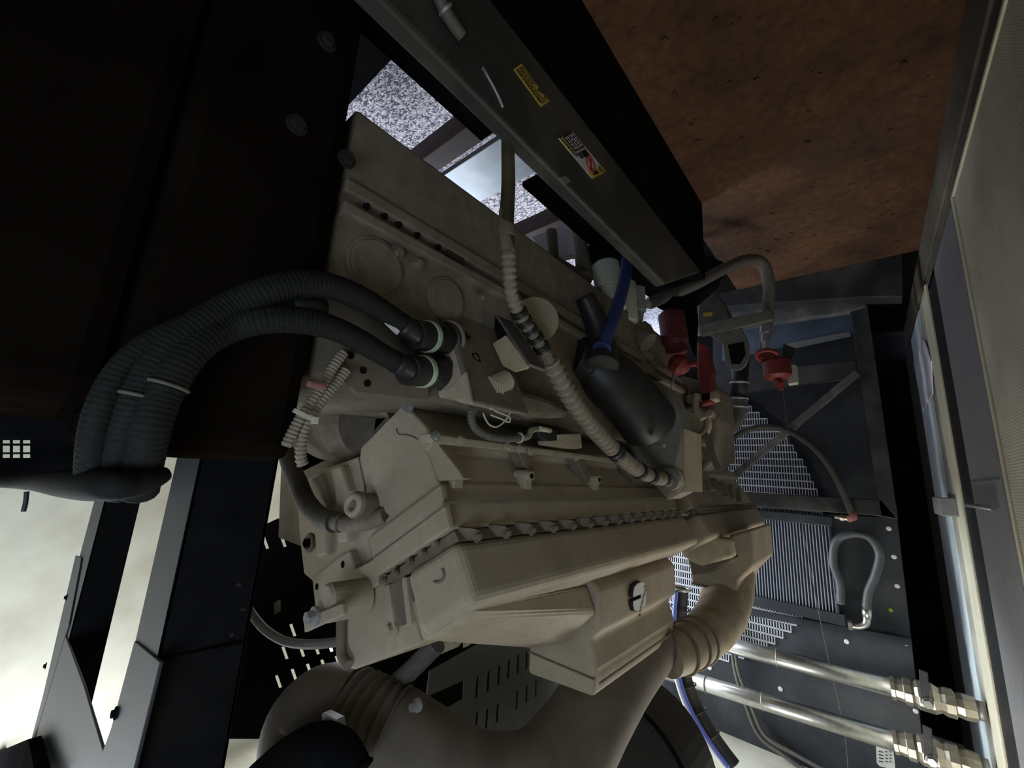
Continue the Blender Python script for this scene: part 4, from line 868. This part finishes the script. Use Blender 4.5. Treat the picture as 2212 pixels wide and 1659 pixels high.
obj('joint_strip', MB().tube([hw(345, 1426, -.698), hw(420, 1412, -.698), hw(520, 1388, -.698)], .003, 6), blackdull, sd)
# ribbed loom pair and dark hose at the engine end
lm = thing('ribbed_loom', 'pair of dusty ribbed looms tied together with pink tape', 'cable loom', hl(660, 900, .46))
for pts in ([(742,762),(715,800),(690,845),(655,895),(632,935),(618,965)], [(748,800),(725,830),(700,860),(672,900),(655,940),(650,985),(655,1005)]):
    corr = MB(); corrugated(corr, pathw([(u, v, -.478) for u, v in pts]), rp(12, hw(690,845,-.478)), .0046, .18, 12); obj('ribbed_tube', corr, conduit, lm)
obj('tape_wrap', MB().bar(hw(662, 828, -.462), hw(704, 836, -.462), .008, .008, (0, 1, 0)), pink, lm, .003)
obj('cable_tie', MB().bar(hw(634, 886, -.462), hw(680, 908, -.462), .004, .004, (0, 1, 0)), filterm, lm)
obj('tie_head', MB().obox(hw(680, 908, -.460), (.004, 0, 0), (0, .003, 0), (0, 0, .004)), filterm, lm, .001)
dh = thing('engine_end_hose', 'dark greasy hose bending into a dusty pipe at the engine end', 'hose', hl(680, 1100, .40))
pp = pathl([(612,955,.42),(625,1000,.41),(645,1045,.40),(662,1085,.40),(690,1115,.40),(725,1128,.40)])
obj('hose', MB().tube(spline(pp), rp(19, pp[2]), 16), mat('greasy_hose', (.06, .05, .04), .6, 0, .5, 14), dh)
pp = pathl([(722,1128,.40),(760,1132,.405),(800,1125,.41),(835,1112,.42)]); obj('pipe_tail', MB().tube(spline(pp), rp(17, pp[0]), 16), engine_dirty, dh)
obj('hose_band', MB().torus(hl(735, 1129, .40), (1, .6, 0), rp(19, pp[0]), .002), engine_dirty, dh)
single('drain_hose', MB().tube(spline(pathl([(530,1305,.36),(548,1332,.37),(575,1362,.38),(615,1385,.39),(660,1392,.40),(705,1390,.41),(735,1385,.42)])), rp(9, hl(640,1390,.4)), 12), hosegrey, 'grey hose sagging in front of the bright slits', 'hose')
bh2 = thing('breather_hose', 'dusty hose stub dropping below the engine cover', 'hose', hl(885, 1440, .7))
pp = pathl([(945,1390,.72),(915,1420,.71),(880,1455,.70),(840,1488,.69)]); obj('hose', MB().tube(spline(pp), rp(20, pp[0]), 16), hosegrey, bh2)
obj('fin_stack', MB().lathe(hl(940, 1392, .8), hl(985, 1372, .8), [(i/12, rp(22 if i % 2 else 17, hl(960,1385,.8))) for i in range(13)], 20), tan, bh2)
pb = thing('bracket_set', 'small pale bracket pieces glimpsed under the engine cover', 'bracket', hl(1010, 1380, .95))
obj('bracket', polyL([(1000,1372),(1012,1368),(1012,1395),(1000,1400)], .95, .01), tan, pb)
obj('bracket', polyL([(1015,1366),(1060,1362),(1040,1378),(1016,1390)], .97, .01), tan, pb)
single('shield_strap', MB().bar(hl(572, 1330, .55), hl(604, 1308, .55), .03, .006, (0, 1, 0)), engine_dirty, 'brown strap end above the bright slits', 'strap')
single('rear_cover', polyL([(80,1700),(-60,1700),(-60,1640),(0,1622),(60,1597),(66,1620)], .12, .02), blackdull, 'black corner of a cover at the bottom left', 'cover')
sh = thing('manifold_shroud', 'black curved shroud under the sooty pipe elbow', 'shroud', hl(640, 1640, .5))
q = spline(pathl([(560,1690,.46),(620,1640,.47),(680,1610,.48),(730,1625,.49),(760,1680,.50)]), 6); obj('shroud', MB().tube(q, rp(38, q[0]), 18), blackdull, sh)
obj('shroud_rim', MB().torus(q[-1], sub(q[-1], q[-3]), rp(38, q[0]), .004), blackdull, sh)
